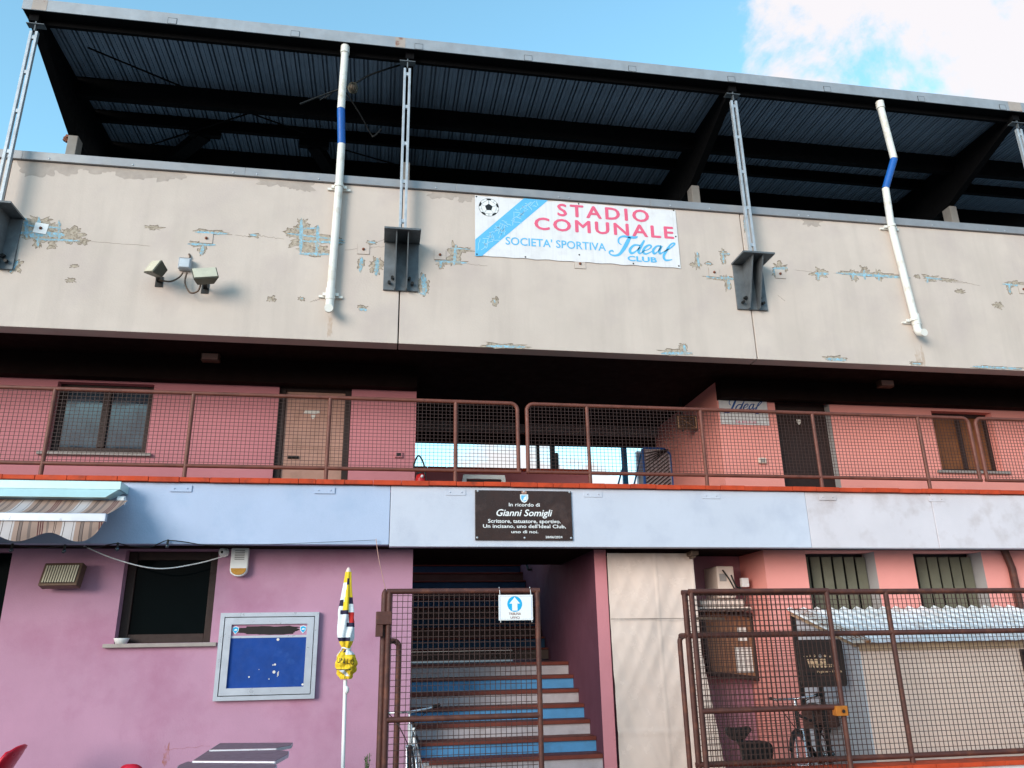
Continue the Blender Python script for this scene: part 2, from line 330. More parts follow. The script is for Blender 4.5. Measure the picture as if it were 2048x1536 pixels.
# damp stains under the flashing
def ragged(cx, cz, w, h, seed, n=44, amp=.45, top=None):
    pts = []
    for i in range(n):
        a = 2*math.pi*i/n; q = 1+amp*(noise.noise(Vector((math.cos(a)*2.2+seed*3.1, math.sin(a)*2.2, seed*1.7)))+.6*noise.noise(Vector((math.cos(a)*6+seed, math.sin(a)*6, seed*2.3))))
        ex = 0.8
        x = cx+math.copysign(abs(math.cos(a))**ex, math.cos(a))*w/2*q; z = cz+math.copysign(abs(math.sin(a))**ex, math.sin(a))*h/2*q
        if top is not None: z = min(z, top)
        pts.append((x, z))
    return pts
m = MB()
for k, (px, w, h) in enumerate([(75,.5,.30),(120,.5,.22),(190,.45,.12),(270,.6,.18),(330,.5,.2),(555,.55,.16),(600,.42,.2),(890,.5,.14),(930,.3,.16),(1625,.35,.16)]):
    c = at(px, 330+px*.0725, YB); m = MB(); m.prism(ragged(c.x, ZP1-.02, w*.85, h*1.3, k+40, amp=.55, top=ZP1-.004), YB-.0004-.00012*k, YB+.01); m.build('damp_stain', 'plaster_dark', B)
# spalled patches with old blue paint: px centre, size (px), list of blue strokes in px
def patch(name, blobs, strokes, seed):
    s_ = MB(); r_ = MB(); b_ = MB()
    for k, (px, py, w, h) in enumerate(blobs):
        c = at(px, py, YB); e = at(px+w/2, py+h/2, YB); W_, H_ = 2*abs(e.x-c.x), 2*abs(e.z-c.z)
        r_.prism(ragged(c.x, c.z, W_+.014, H_+.014, seed+k, 80, .75), YB-.0008-.00008*k, YB+.01)
        s_.prism(ragged(c.x, c.z-.003, W_, H_, seed+k, 80, .75), YB-.0016-.00008*k, YB+.01)
    o = r_.build(name, 'rim', B)
    q = s_.build('concrete', 'spall', None); q.parent = o
    q.matrix_parent_inverse = Matrix.Identity(4)
    for kk, (x0, y0, x1, y1, w) in enumerate(strokes):
        b_ = MB()
        a, b = at(x0, y0, YB), at(x1, y1, YB); n = max(6, int((b-a).length/.02)); L = []; Rr = []
        d = (b-a).normalized(); nn = Vector((-d.z, 0, d.x)); wm = w/230
        for i in range(n+1):
            p = a.lerp(b, i/n); t = min(1, 4*min(i, n-i)/n+.3)
            L.append(p+nn*wm/2*t*(1+.9*noise.noise(Vector((i*.9, seed, 1))))); Rr.append(p-nn*wm/2*t*(1+.9*noise.noise(Vector((i*.9, seed, 5)))))
        for i in range(n):
            qd = [(L[i].x, L[i].z), (L[i+1].x, L[i+1].z), (Rr[i+1].x, Rr[i+1].z), (Rr[i].x, Rr[i].z)]
            b_.add([(x, YB-.0026-.0001*kk, z) for x, z in qd], [(0,3,2,1)])
        q = b_.build('old_paint', 'oldblue', None); q.parent = o; q.matrix_parent_inverse = Matrix.Identity(4)
PT = [
 ([(85,462,92,52),(140,470,55,34),(78,445,50,30),(165,482,22,16),(75,487,14,18),(105,488,16,20)],[(40,466,130,470,15),(52,436,54,476,10),(78,434,76,494,9),(118,440,119,480,7),(60,470,80,472,16),(45,450,120,456,6),(70,478,160,482,6)]),
 ([(28,532,30,28)],[(20,545,36,522,9)]),
 ([(307,455,36,10)],[]),
 ([(422,464,72,13),(398,487,42,12),(405,500,12,24)],[(390,464,455,468,7),(375,488,432,490,7),(406,492,403,510,9)]),
 ([(508,471,20,9)],[(500,470,514,471,6)]),
 ([(612,475,78,48),(604,450,22,30),(590,466,36,20),(660,482,48,20),(630,500,60,24)],[(603,436,601,508,10),(636,450,633,512,9),(575,467,690,481,6),(598,508,662,508,8),(590,458,640,456,5),(600,482,690,486,7)]),
 ([(543,598,14,13)],[]), ([(603,597,10,8)],[(600,597,606,597,5)]),
 ([(148,532,14,7)],[]), ([(142,560,16,8)],[]),
 ([(722,527,12,26)],[(724,514,720,545,9)]),
 ([(753,531,26,34)],[(755,516,752,552,12)]),
 ([(742,485,22,8)],[(734,484,752,486,5)]),
 ([(848,570,22,42)],[(846,548,850,588,15),(838,586,852,590,7)]),
 ([(726,617,20,12)],[(718,618,734,620,8)]),
 ([(908,510,26,46),(900,525,62,14),(922,499,46,12),(882,532,10,14)],[(912,490,908,530,9),(870,522,934,526,7),(900,496,940,499,4),(882,524,880,536,8)]),
 ([(990,602,12,14)],[(988,600,990,606,4)]),
 ([(1010,692,88,14)],[(972,692,1050,694,7)]),
 ([(1350,704,60,14),(1366,696,20,20)],[(1322,707,1384,706,8),(1368,690,1370,706,9)]),
 ([(1394,520,12,36),(1392,530,22,10)],[(1394,504,1398,534,7)]),
 ([(1446,513,14,30),(1448,508,22,10)],[(1446,502,1447,526,6),(1440,508,1460,508,4)]),
 ([(1440,556,60,12),(1455,566,16,36)],[(1412,553,1470,558,9),(1456,552,1458,580,9)]),
 ([(1417,527,14,8)],[(1412,527,1422,528,5)]),
 ([(1560,535,36,22),(1552,546,18,18)],[(1545,538,1575,536,10),(1548,540,1553,552,10)]),
 ([(1640,546,32,20),(1636,556,10,14)],[(1630,547,1656,548,10),(1636,548,1636,560,8)]),
 ([(1735,549,118,16),(1730,542,20,18),(1757,550,20,24),(1708,550,18,22)],[(1672,546,1822,556,9),(1728,540,1730,560,8),(1757,546,1758,562,6),(1706,544,1706,560,6)]),
 ([(1834,553,12,7)],[]),
 ([(1862,556,34,14),(1895,560,40,9)],[(1850,555,1885,559,6),(1856,556,1854,566,6)]),
 ([(1920,583,18,9)],[]), ([(1996,611,22,14)],[]),
 ([(2030,568,44,16),(2018,578,14,24)],[(2004,568,2046,572,7),(2018,568,2020,586,8)]),
 ([(1671,717,46,12)],[(1652,718,1692,720,9)]), ([(1832,727,26,7)],[(1824,727,1842,728,5)]),
 ([(1990,735,110,10)],[(1945,733,2044,738,7)]),
 ([(1490,450,8,30)],[(1490,436,1491,462,10)]),
]
for k, (bl, st) in enumerate(PT): patch('spalled_patch', [(a_,b_,c_*.88,d_*.85) for a_,b_,c_,d_ in bl], st, k*7+3)
for (px, py, w, h) in ((1838,722,.10,.42),(1846,715,.05,.3),(660,652,.06,.25)):
    c = at(px, py, YB); m = MB(); m.prism([(x, max(z, ZP0+.01)) for x, z in ragged(c.x, c.z, w, h, px*.1, 60, .5)], YB-.0003-px*1e-7, YB+.01); m.build('water_stain', 'stain', B)
# fine crack lines in the plaster
for (x0,y0,x1,y1) in [(170,482,300,492),(520,472,568,478),(470,470,505,474),(690,500,775,492),(935,528,975,532),(730,495,790,470),(1590,540,1625,544),(1910,560,1960,572),(1905,565,1935,566),(620,604,640,598),(1555,590,1570,602)]:
    m = MB(); a, b = at(x0,y0,YB), at(x1,y1,YB); n = 14; pts = []
    for i in range(n+1):
        p = a.lerp(b, i/n); p.z += .02*noise.noise(Vector((i*.7, x0, 2))); p.y = YB-.0005; pts.append(p)
    for i in range(n): m.bar(pts[i], pts[i+1], .0028, .002)
    m.build('hairline_crack', 'rim', B)
# small bolted anchor plates
for (px, py, ang) in [(82,457,6),(413,477,0),(727,499,0),(880,510,0),(1160,528,0),(1428,545,2),(1560,548,0),(2046,579,0)]:
    c = at(px, py, YB); m = MB(); m.x = Matrix.Translation(c) @ Matrix.Rotation(R(ang), 4, 'Y')
    m.box(-.078, .078, -.008, .004, -.07, .07); m.box(-.08, .08, -.003, .003, -.074, .072, 2); m.sphere((0,-.012,0), .02, 1, 8)
    m.build('anchor_plate', ['plaster' if px != 82 else 'white', 'rust', 'rim'], B)
ul, ur_ = at(831, 880, YU).x, 5.067
# walkway ceiling and tribune underside
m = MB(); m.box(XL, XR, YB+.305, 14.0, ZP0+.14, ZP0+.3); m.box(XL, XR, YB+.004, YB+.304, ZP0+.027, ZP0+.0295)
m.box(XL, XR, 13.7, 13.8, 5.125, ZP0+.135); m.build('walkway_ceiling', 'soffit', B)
m = MB(); m.box(XL, ul, 10.72, YU-.001, 5.15, ZP0+.137); m.build('added_shade_beam', 'soffit', B); m = MB(); m.box(ur_, XR, 10.72, YU-.001, 5.17, ZP0+.137); m.build('added_shade_beam', 'soffit', B)  # dark beams added to make the shaded strip along the wall top
# band along the walkway
bx = [XL, at(780,1030,YB).x, at(1617,1040,YB).x, at(1868,1030,YB).x, XR]
for i, k in enumerate(['band_blue', 'band_mid', 'band_white', 'band_white']):
    m = MB(); m.box(bx[i]+.003, bx[i+1]-.003, YB+(.006 if i % 2 == 0 else 0), YB+.14, ZB0+(.022 if i == 0 else 0), ZC-.062); m.build('walkway_band', k, B, .006)
gl_, SX1_ = at(826, 1110, YW).x, 2.748
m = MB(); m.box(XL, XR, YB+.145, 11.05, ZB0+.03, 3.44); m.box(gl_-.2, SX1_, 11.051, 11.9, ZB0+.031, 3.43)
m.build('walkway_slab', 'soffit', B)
m = MB(); x = XL; k = 0
while x < XR:
    w = .333 if rnd.random() > .1 else .2
    j = rnd.uniform(-.004, .004); m.box(x+.0025, x+w-.0025, YB-.045+j, YB+.3, ZC-.055+rnd.uniform(-.003,.003), ZC+rnd.uniform(-.003,.003)); x += w
m.build('coping_tiles', 'terracotta', B, .004)
# upper wall
def oX(px, py, Y): return at(px, py, Y).x
ul, ur = oX(831, 880, YU), 5.067
w1 = (oX(96,880,YU), oX(297,860,YU), at(200,905,YU).z, 5.12)
d1 = (oX(549,900,YU), oX(698,900,YU), 3.3, 5.22)
m = MB(); wall(m, XL, ul, 3.3, ZP0+.135, YU, YU+.2, [w1, d1]); m.build('upper_wall', 'pink_up', B)
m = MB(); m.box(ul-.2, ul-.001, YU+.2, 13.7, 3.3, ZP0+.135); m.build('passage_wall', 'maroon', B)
d2 = (oX(1561,900,YU), oX(1672,900,YU), 3.3, 5.22)
w2 = (oX(1877,900,YU), oX(1998,900,YU), at(1940,942,YU).z, 5.12)
m = MB(); wall(m, ur, XR, 3.3, ZP0+.135, YU, YU+.2, [d2, w2]); m.box(ur, ur+.2, YU+.2, 13.7, 3.3, ZP0+.135)
m.build('upper_wall', 'salmon_up', B)
m = MB(); m.box(d2[1]-.004, d2[1]+.0, YU+.004, YU+.15, 3.31, 5.2); m.build('door_reveal', 'grey_reveal', B)
# passage back wall with tile coping
pw1 = oX(1176, 940, 13.5); zt = at(1000, 937, 13.5).z
m = MB(); m.box(ul, pw1, 13.5, 13.65, 3.3, zt-.05); m.build('passage_parapet', 'pink_up', B)
m = MB(); x = ul
while x < pw1-.05: m.box(x+.002, min(x+.33, pw1)-.002, 13.45, 13.7, zt-.045, zt+rnd.uniform(0,.004)); x += .333
m.build('passage_coping', 'terracotta', B, .004)
# windows and doors helper
def window(x0, x1, z0, z1, Y, fw, fmat, pmat, mull=1, sill=None, name='window'):
    m = MB()
    m.box(x0+.002, x0+fw, Y, Y+.06, z0+.002, z1-.002); m.box(x1-fw, x1-.002, Y, Y+.06, z0+.002, z1-.002)
    m.box(x0+fw, x1-fw, Y, Y+.06, z0+.002, z0+fw); m.box(x0+fw, x1-fw, Y, Y+.06, z1-fw, z1-.002)
    for i in range(mull):
        c = x0+(x1-x0)*(i+1)/(mull+1); m.box(c-fw*.55, c+fw*.55, Y-.012, Y+.06, z0+fw, z1-fw)
    o = m.build(name, fmat, B, .006)
    p = MB(); p.box(x0+fw*.5, x1-fw*.5, Y+.03, Y+.045, z0+fw*.5, z1-fw*.5); sub(p, 'pane', pmat, o)
    if sill:
        q = MB(); q.box(x0-.1, x1+.08, sill[0], Y+.02, z0-.045, z0-.002); sub(q, 'sill', 'marble', o, .005)
    return o
window(*w1, YU+.11, .09, 'brown_wood', 'glass_grey', 1, (YU-.05,))
o = window(*w2, YU+.13, .06, 'brown_wood', 'orange_wood', 1, (YU-.05,))
o['label'] = 'window with closed brown wooden shutters'
m = MB(); m.box(d1[0]+.003, d1[0]+.09, YU+.05, YU+.15, 3.45, 5.2); m.box(d1[1]-.09, d1[1]-.003, YU+.05, YU+.15, 3.45, 5.2); m.box(d1[0]+.09, d1[1]-.09, YU+.05, YU+.15, 5.11, 5.2)
o = m.build('door', 'brown_wood', B, .005); o['label'] = 'worn beige wooden door with stickers'
p = MB(); p.box(d1[0]+.092, d1[1]-.092, YU+.08, YU+.13, 3.45, 5.108); c = at(640,825,YU); 
for z in (3.72, 4.02, 4.3): p.box(d1[0]+.11, d1[1]-.11, YU+.076, YU+.079, z, z+.012)
sub(p, 'panel', 'door_beige', o, .004)
p = MB(); c = at(586, 914, YU+.06); p.box(c.x-.075, c.x+.075, YU+.06, YU+.078, c.z-.02, c.z+.02); p.bar((c.x-.06,YU+.05,c.z), (c.x+.06,YU+.05,c.z), .02, .02); sub(p, 'handle', 'black', o, .004)
p = MB(); c = at(625, 824, YU+.07); p.prism([(c.x-.12,c.z-.02),(c.x-.1,c.z+.03),(c.x+.0,c.z+.025),(c.x+.09,c.z+.03),(c.x+.1,c.z-.01),(c.x+.03,c.z-.025)], YU+.0755, YU+.0795)
c = at(626, 833, YU+.07); p.prism([(c.x-.03,c.z+.025),(c.x+.03,c.z+.025),(c.x+.025,c.z-.01),(c.x,c.z-.04),(c.x-.025,c.z-.01)], YU+.0745, YU+.079)
sub(p, 'sticker', 'paper', o)
m = MB(); m.box(d2[0]+.003, d2[1]-.003, YU+.14, YU+.19, 3.45, 5.215); 
o = m.build('door', 'brown_wood', B, .005); o['label'] = 'dark brown door with small white badge'
p = MB(); c = at(1598, 844, YU+.13); p.prism([(c.x-.035,c.z+.04),(c.x+.035,c.z+.04),(c.x+.03,c.z-.01),(c.x,c.z-.045),(c.x-.03,c.z-.01)], YU+.132, YU+.139); sub(p, 'badge', 'paper', o)
# ground-floor walls
gl = at(826, 1110, YW).x
gw = (oX(228,1284,YW), oX(428,1200,YW), at(320,1286,YW).z, ZB0+.01)
dl = oX(17, 1150, YW)
m = MB(); wall(m, XL, gl, 0, ZB0+.028, YW, YW+.22, [(XL+.5, dl, 0, 2.76), gw]); m.box(gl-.22, gl, YW+.22, 16.5, 0, ZB0+.028)
m.build('ground_floor_wall', 'pink', B)
o = window(gw[0], gw[1], gw[2], gw[3], YW+.13, .1, 'brown_wood', 'glass_dark', 0, (YW-.06,))
m = MB(); c = at(332,1512,YW); m.prism(ragged(c.x, c.z, .07, .2, 77, amp=.6), YW-.0008, YW+.01); m.build('rust_stain', 'rust_stain', B)
m = MB(); cable_ = [at(330+i*9,1500-i*.9+1.5*math.sin(i*2.1),YW-.0008) for i in range(11)]
for i in range(10): m.bar(cable_[i], cable_[i+1], .004, .002)
m.build('hairline_crack', 'rust_stain', B)
m = MB(); m.box(XL+.5, dl-.002, YW+.12, YW+.17, GZ, 2.76); m.build('entrance_door', 'glass_dark', B)
# stairs
SX0, SX1 = gl+.002, 2.75
for i in range(-2, 7):
    y0, zt_ = 10.03+.267*i, .40+.171*i
    if i == 6: y1 = 12.95
    else: y1 = y0+.267
    zb = max(GZ-.02, zt_-.171)
    m = MB(); m.box(SX0, SX1-.002, y0+.03, y1+.029, zb+.002 if i > -2 else GZ-.01, zt_-.047)
    o = m.build('stair_step', 'stair_blue' if i % 2 else 'stair_white', B)
    p = MB(); p.box(SX0, SX1-.002, y0, y1+.03, zt_-.045, zt_); sub(p, 'tread', 'tread', o, .005)
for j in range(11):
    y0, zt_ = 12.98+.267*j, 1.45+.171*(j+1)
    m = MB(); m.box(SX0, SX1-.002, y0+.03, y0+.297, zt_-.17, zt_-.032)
    o = m.build('stair_step', 'stair_blue_shade' if j % 2 else 'stair_brown_shade', B)  # upper flight: shade is in the riser colours
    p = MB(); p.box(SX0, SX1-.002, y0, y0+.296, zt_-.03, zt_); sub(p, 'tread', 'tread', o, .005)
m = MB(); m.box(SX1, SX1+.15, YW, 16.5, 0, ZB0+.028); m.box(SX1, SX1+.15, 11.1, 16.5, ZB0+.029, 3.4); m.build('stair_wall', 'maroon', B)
m = MB(); m.box(SX1-.0, SX1+.155, YW-.004, YW-.001, GZ, ZB0+.028); m.build('pilaster_face', 'pink_up', B)
m = MB(); p0, p1 = Vector((SX1-.07, 14.2, 2.95)), Vector((SX1-.07, 15.6, 3.9)); m.tube([p0+Vector((.06,0,0)), p0, p1], .022, 8); m.build('stair_handrail', 'black', B)
# right ground floor: recess + wall with slatted windows
YR = 10.75
rw = 5.08
m = MB(); m.box(SX1+.151, rw, YR, YR+.2, 0, ZB0+.028); m.build('recess_wall', 'recess_pink', B)
s1 = (oX(1620,1180,YW), oX(1760,1180,YW), 1.7, ZB0+.01); s2 = (oX(1838,1180,YW), oX(1977,1180,YW), 1.7, ZB0+.01)
m = MB(); wall(m, rw, XR, 0, ZB0+.028, YW, YW+.3, [s1, s2]); m.box(rw, rw+.2, YW+.301, YR, 0, ZB0+.028); m.build('ground_floor_wall', 'salmon', B)
for (a, b, c, d) in (s1, s2):
    m = MB(); m.box(a, b, YW+.29, YW+.31, c, d); o = m.build('window', 'black', B); o['label'] = 'window closed by olive vertical slats'
    q = MB(); n = 6; w = (b-a)/n
    for i in range(n):
        q.x = Matrix.Translation((a+w*(i+.5), YW+.22, 0)) @ Matrix.Rotation(R(-22), 4, 'Z'); q.box(-w*.36, w*.36, -.012, .012, c, d-.05)
    sub(q, 'slat', 'olive', o, .004)
    q = MB(); q.box(b-.003, b, YW+.004, YW+.28, c, d-.002); sub(q, 'reveal', 'grey_reveal', o)
# roof
YF0 = 9.22
zf0, zf1 = 9.725, 9.905
rx0, rx1 = -4.88, 13.2
m = MB()
fx = [rx0, .13, 10.0, rx1]
for i in range(3): m.box(fx[i]+.001, fx[i+1]-.001, YF0, YF0+.012, zf0, zf1)
m.box(rx0, rx0+.012, YF0+.013, YF0+.36, zf0+.016, zf1)
fo = m.build('roof_gutter', 'fascia', B)
m = MB(); m.box(rx0+.013, rx1, YF0+.013, 9.40, zf0+.002, zf0+.015); sub(m, 'gutter_base_shaded', 'steel_dark', fo)  # underside given the dark steel colour in place of its shadow
rj = mat('rust_streaked_zinc', '#a59a92', .7, .1, 5, c2='#7a4a38', c2amt=.8, c2scale=7, c2lo=.55, c2hi=.63)
for (a, b) in ((rx0+.12, rx0+.3), (.0, .14), (9.85, 10.08)):
    m = MB(); m.box(a, b, YF0-.0025, YF0+.001, zf0+.004, zf1-.004); sub(m, 'rusty_joint', rj, fo)
for px in (340,588,837,1057,1266,1465,1657,1845,2008):
    m = MB(); c = at(px, 42+px*.0915, YF0); m.box(c.x-.055, c.x+.055, YF0-.006, YF0+.001, zf0+.004, zf0+.09); m.box(c.x-.058, c.x-.055, YF0-.0065, YF0, zf0+.004, zf0+.092, 1); m.box(c.x+.055, c.x+.058, YF0-.0065, YF0, zf0+.004, zf0+.092, 1); m.box(c.x-.058, c.x+.058, YF0-.0065, YF0, zf0+.09, zf0+.095, 1)
    sub(m, 'gutter_clip', ['fascia', 'steel_dark'], fo)
# corrugated sheet
m = MB(); prof = []; x = rx0+.02; P_ = .2
while x < rx1:
    prof += [(x, 0), (x+.004, .06), (x+.020, .06), (x+.024, 0), (x+.056, 0), (x+.060, .06), (x+.080, .06), (x+.084, 0), (x+.132, 0), (x+.135, -.012), (x+.141, -.012), (x+.144, 0)]; x += P_
ya, yb = 9.452, 15.2
za, zb = 9.86, 10.05
vs = [(px_, ya, za+h) for px_, h in prof]+[(px_, yb, zb+h) for px_, h in prof]; n = len(prof)
m.add(vs, [(i, i+1, n+i+1, n+i) for i in range(n-1)]); m.build('roof_sheet', 'sheet', B)
def zr(y): return za+(zb-za)*(y-ya)/(yb-ya)
for (y, h, w) in ((9.402, .205, .05), (10.72, .34, .1), (11.52, .2, .08), (12.42, .5, .14), (13.5, .3, .1)):
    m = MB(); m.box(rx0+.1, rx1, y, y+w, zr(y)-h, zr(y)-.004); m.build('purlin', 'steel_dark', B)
for X in (-4.78, .18, 5.08, 9.98):
    m = MB()
    prof = [(9.3, zr(9.3)-.06), (9.3, 9.62), (9.6, 9.54), (11.0, 9.07), (11.35, 9.03), (13, 9.15), (15.1, 9.5), (15.1, zr(15.1)-.06)]
    a, b = X-.03, X+.09; k = len(prof)
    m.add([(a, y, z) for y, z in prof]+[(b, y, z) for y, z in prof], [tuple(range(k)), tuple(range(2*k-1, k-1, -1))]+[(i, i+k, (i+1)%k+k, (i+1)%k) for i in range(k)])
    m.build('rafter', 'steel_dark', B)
    m = MB(); m.box(X-.02, X+.12, 11.0, 11.2, 6.0, 9.05); m.build('roof_column', 'column', B, .01)
for i in range(6):
    m = MB(); m.box(XL, XR, 9.83+.75*i, 9.83+.75*(i+1)-.002, 6.5-.2*i-.19, 6.5-.2*i); m.build('terrace_step', 'column', B)
# diagonal struts and bracing rods below the sheet
m = MB()
def rod(p, q, za_, zb_, r=.014): m.tube([atZ(*p, za_), atZ(*q, zb_)], r, 6)
for A_ in (((175,95),(385,182),9.7,9.7), ((300,290),(500,226),9.6,9.7), ((500,226),(610,266),9.7,9.6), ((690,300),(830,340),9.6,9.6)):
    m = MB(); rod(*A_); m.build('bracing_rod', 'steel_dark', B)
for (a, b, top) in (((410,268),(340,322),(1,)),((628,290),(668,352),(1,))):
    m = MB(); A, C_ = at(*a, 11.6), at(*b, 12.5); m.bar(A, C_+(C_-A)*.4, .2, .16)
    m.bar(A+Vector((-.24,0,.02)), A+Vector((.24,0,.02)), .1, .14); m.build('diagonal_strut', 'steel_dark', B)
# ------------------------------------------------------------------ steel tie posts on brackets
def roof_post(X, label):
    t = thing('roof_post', label, 'post', (X, YB, 6.08), 'steel posts tying the roof edge to the parapet')
    m = MB(); m.box(-.225+X, .225+X, YB-.03, YB-.001, 6.06, 6.75)
    o = m.build('bracket', 'bracket', t, .003)
    q = MB(); q.box(X-.235, X+.235, YB-.40, YB-.002, 6.755, 6.78); 
    for s in (-1, 1):
        pr = [(YB-.031, 6.754), (YB-.36, 6.754), (YB-.10, 6.06), (YB-.031, 6.06)]; a, b = X+s*.075-.007, X+s*.075+.007
        q.add([(a,y,z) for y,z in pr]+[(b,y,z) for y,z in pr], [(0,1,2,3),(7,6,5,4),(0,4,5,1),(1,5,6,2),(2,6,7,3),(3,7,4,0)])
    q.build('gusset', 'bracket', t)
    q = MB()
    for s in (-1, 1):
        for dz in (.10, .17): q.tube([(X+s*.15+(.04*s if dz > .12 else 0)*-1, YB-.035, 6.06+dz), (X+s*.15+(.04*s if dz > .12 else 0)*-1, YB-.085, 6.05+dz)], .022, 6)
    q.build('anchor_bolt', 'black', t)
    for s in (-1, 1):
        q = MB(); q.box(X+s*.034-.017, X+s*.034+.017, YB-.24, YB-.19, 6.86, 9.42); q.build('channel', 'galv', t, .003)
    q = MB()
    for z in (6.95, 7.55, 8.15, 8.75, 9.3): q = MB(); q.box(X-.016, X+.016, YB-.232, YB-.198, z, z+.05); q.build('spacer', 'galv', t)
    q = MB(); q.box(X-.02, X+.02, YB-.235, YB-.195, 6.782, 6.858); q.build('foot_lug', 'bracket', t); q = MB(); q.box(X-.008, X+.008, YB-.235, YB-.195, 9.43, 9.58); q.box(X-.11, X+.11, YB-.25, YB-.15, 9.53, 9.54); q.build('end_plate', 'bracket', t)
    return t
roof_post(JX[0]+.045, 'grey steel twin-channel roof post at the far left roof corner, cut by the photo edge')
roof_post(.18, 'grey steel twin-channel roof post standing just left of the white club banner')
roof_post(5.085, 'grey steel twin-channel roof post standing between the club banner and the right downpipe')
roof_post(9.98, 'grey steel twin-channel roof post partly cut off at the right photo edge')
# ------------------------------------------------------------------ downpipes
def downpipe(label, pts, blue, end, clamps):
    t = thing('downpipe', label, 'drainpipe', pts[-1], 'white roof downpipes'); r = .052
    m = MB(); m.tube([pts[0], blue[0]], r, 14); m.tube([blue[1]]+pts[1:], r, 14)
    e = pts[-1]; m.tube([e+Vector((0,0,.16)), e+Vector((0,0,.0))], r*1.16, 14)
    m.tube([e+Vector((0,0,.02)), e+Vector((0,0,-.07)), e+Vector((0,-.03,-.13)), e+Vector((0,-.09,-.16)), e+Vector((0,-.13,-.165))], r*1.04, 14)
    m.tube([pts[0]+Vector((0,0,-.02)), pts[0]+Vector((0,0,.1))], r*1.2, 14)
    m.build('pipe', 'pipe', t)
    m = MB(); m.tube(blue, r*1.03, 14); m.build('offset_pipe', 'pipe_blue', t)
    for c in clamps:
        m = MB(); m.tube([c+Vector((0,0,-.02)), c+Vector((0,0,.02))], r*1.2, 14)
        m.box(c.x-.15, c.x+.15, YB-.03, YB-.001, c.z-.035, c.z-.005); m.box(c.x-.1, c.x-.06, YB-.06, YB-.03, c.z-.02, c.z+.02); m.box(c.x+.06, c.x+.1, YB-.06, YB-.03, c.z-.02, c.z+.02)
        m.build('pipe_clamp', 'pipe', t)
p = [at(690,105,9.3), at(678,372,9.42), at(660,600,9.42)]
downpipe('white downpipe with a blue section, left of the club banner', p, [at(682,218,9.32), at(683,288,9.42)], None, [at(678,372,9.42), at(661,587,9.42)])
p = [at(1761,215,9.3), at(1782,450,9.42), at(1833,650,9.42)]
downpipe('white downpipe with a blue slanted elbow, right of the club banner', p, [at(1788,318,9.34), at(1771,377,9.42)], None, [at(1783,452,9.42), at(1828,640,9.42)])
# ------------------------------------------------------------------ club banner
zo = lambda x, y: (930+x*450/2048, 380+y*170/774)
def w2(x, y, Y=YB-.012): 
    p = at(*zo(x, y), Y); return (p.x, p.z)
t = thing('club_banner', 'white STADIO COMUNALE banner with football and blue diagonal stripe screwed to the parapet', 'sign', at(1155,530,YB))
cs = [w2(90,50), w2(1912,180), w2(1965,708), w2(92,603)]
zt_, zb_ = (cs[0][1]+cs[1][1])/2, (cs[2][1]+cs[3][1])/2; xa, xb = (cs[0][0]+cs[3][0])/2, (cs[1][0]+cs[2][0])/2
m = MB(); NX = 60
for i in range(NX):
    f0, f1 = i/NX, (i+1)/NX; wv = lambda f: .006*abs(math.sin(f*22))+.004*math.sin(f*60)
    x0_, x1_ = xa+(xb-xa)*f0, xa+(xb-xa)*f1
    m.add([(x0_,YB-.012-.0,zb_+wv(f0)),(x1_,YB-.012,zb_+wv(f1)),(x1_,YB-.012,zt_-wv(f1+.3)),(x0_,YB-.012,zt_-wv(f0+.3)),(x0_,YB-.004,zb_+wv(f0)),(x1_,YB-.004,zb_+wv(f1)),(x1_,YB-.004,zt_-wv(f1+.3)),(x0_,YB-.004,zt_-wv(f0+.3))],
          [(0,1,2,3),(0,4,5,1),(3,2,6,7)])
m.build('panel', 'white_sheet', t)
m = MB(); m.add([(x, YB-.0135, z) for x, z in (w2(93,450), w2(93,600), w2(155,601), w2(756,94), w2(535,76))], [(0,1,2,3,4)])
st = m.build('stripe', 'sign_blue', t)
m = MB()
rr = random.Random(3)
for k in range(46):
    f = rr.random(); a = Vector((110+(645-110)*f, 530-(530-95)*f)); a += Vector((rr.uniform(-60,60), rr.uniform(-50,50)))*.9
    n_ = Vector((.81, -.59)); s_ = Vector((.59, .81)); v = a-Vector((100,530)); 
    ang = rr.choice([0, math.pi/2, .7, 2.3])+rr.uniform(-.4,.4); L_ = rr.uniform(40,100)
    pts = []
    for i in range(5):
        q = a+Vector((math.cos(ang), math.sin(ang)))*L_*(i/4-.5)+Vector((rr.uniform(-6,6), rr.uniform(-6,6)))
        d = -(q.x-124)*.638+(530-q.y)*.77   # signed distance to centre line
        d = ((q.x-124)*(-405)+(q.y-525)*(-521))/660
        if abs(d) < 78 and q.y > 95 and q.x > 96 and q.y < 595: pts.append((q.x, q.y, 4.5))
    if len(pts) > 2: ribbon(m, pts, YB-.0145, 0, w2, 0, 2)
sub(m, 'crack_lines', 'sign_crack', st)
m = MB()
for s, l, r_, zb2, h, bo, sp in (('STADIO', (845,240), (1668,240), None, 0, .03, 1.25), ('COMUNALE', (636,360), (1895,360), None, 0, .03, 1.25)):
    pass
zS = w2(900,237)[1]; hS = w2(900,130)[1]-w2(900,238)[1]
text(m, 'STADIO', w2(845,200)[0], w2(1668,225)[0], zS, hS, YB-.0145, 0, .045, space=1.28)
zS = w2(690,360)[1]; hS = w2(690,252)[1]-zS
text(m, 'COMUNALE', w2(636,310)[0], w2(1893,380)[0], zS, hS, YB-.0145, 0, .045, space=1.22)
m.build('title_lettering', 'sign_red', t)
m = MB(); zS = w2(395,497)[1]; hS = w2(395,427)[1]-zS
text(m, "SOCIETA' SPORTIVA", w2(370,470)[0], w2(1280,520)[0], zS, hS, YB-.0145, 0, .02)
zS = w2(1500,645)[1]; hS = w2(1500,600)[1]-zS
text(m, 'CLUB', w2(1482,625)[0], w2(1742,630)[0], zS, hS, YB-.0145, 0, .075)
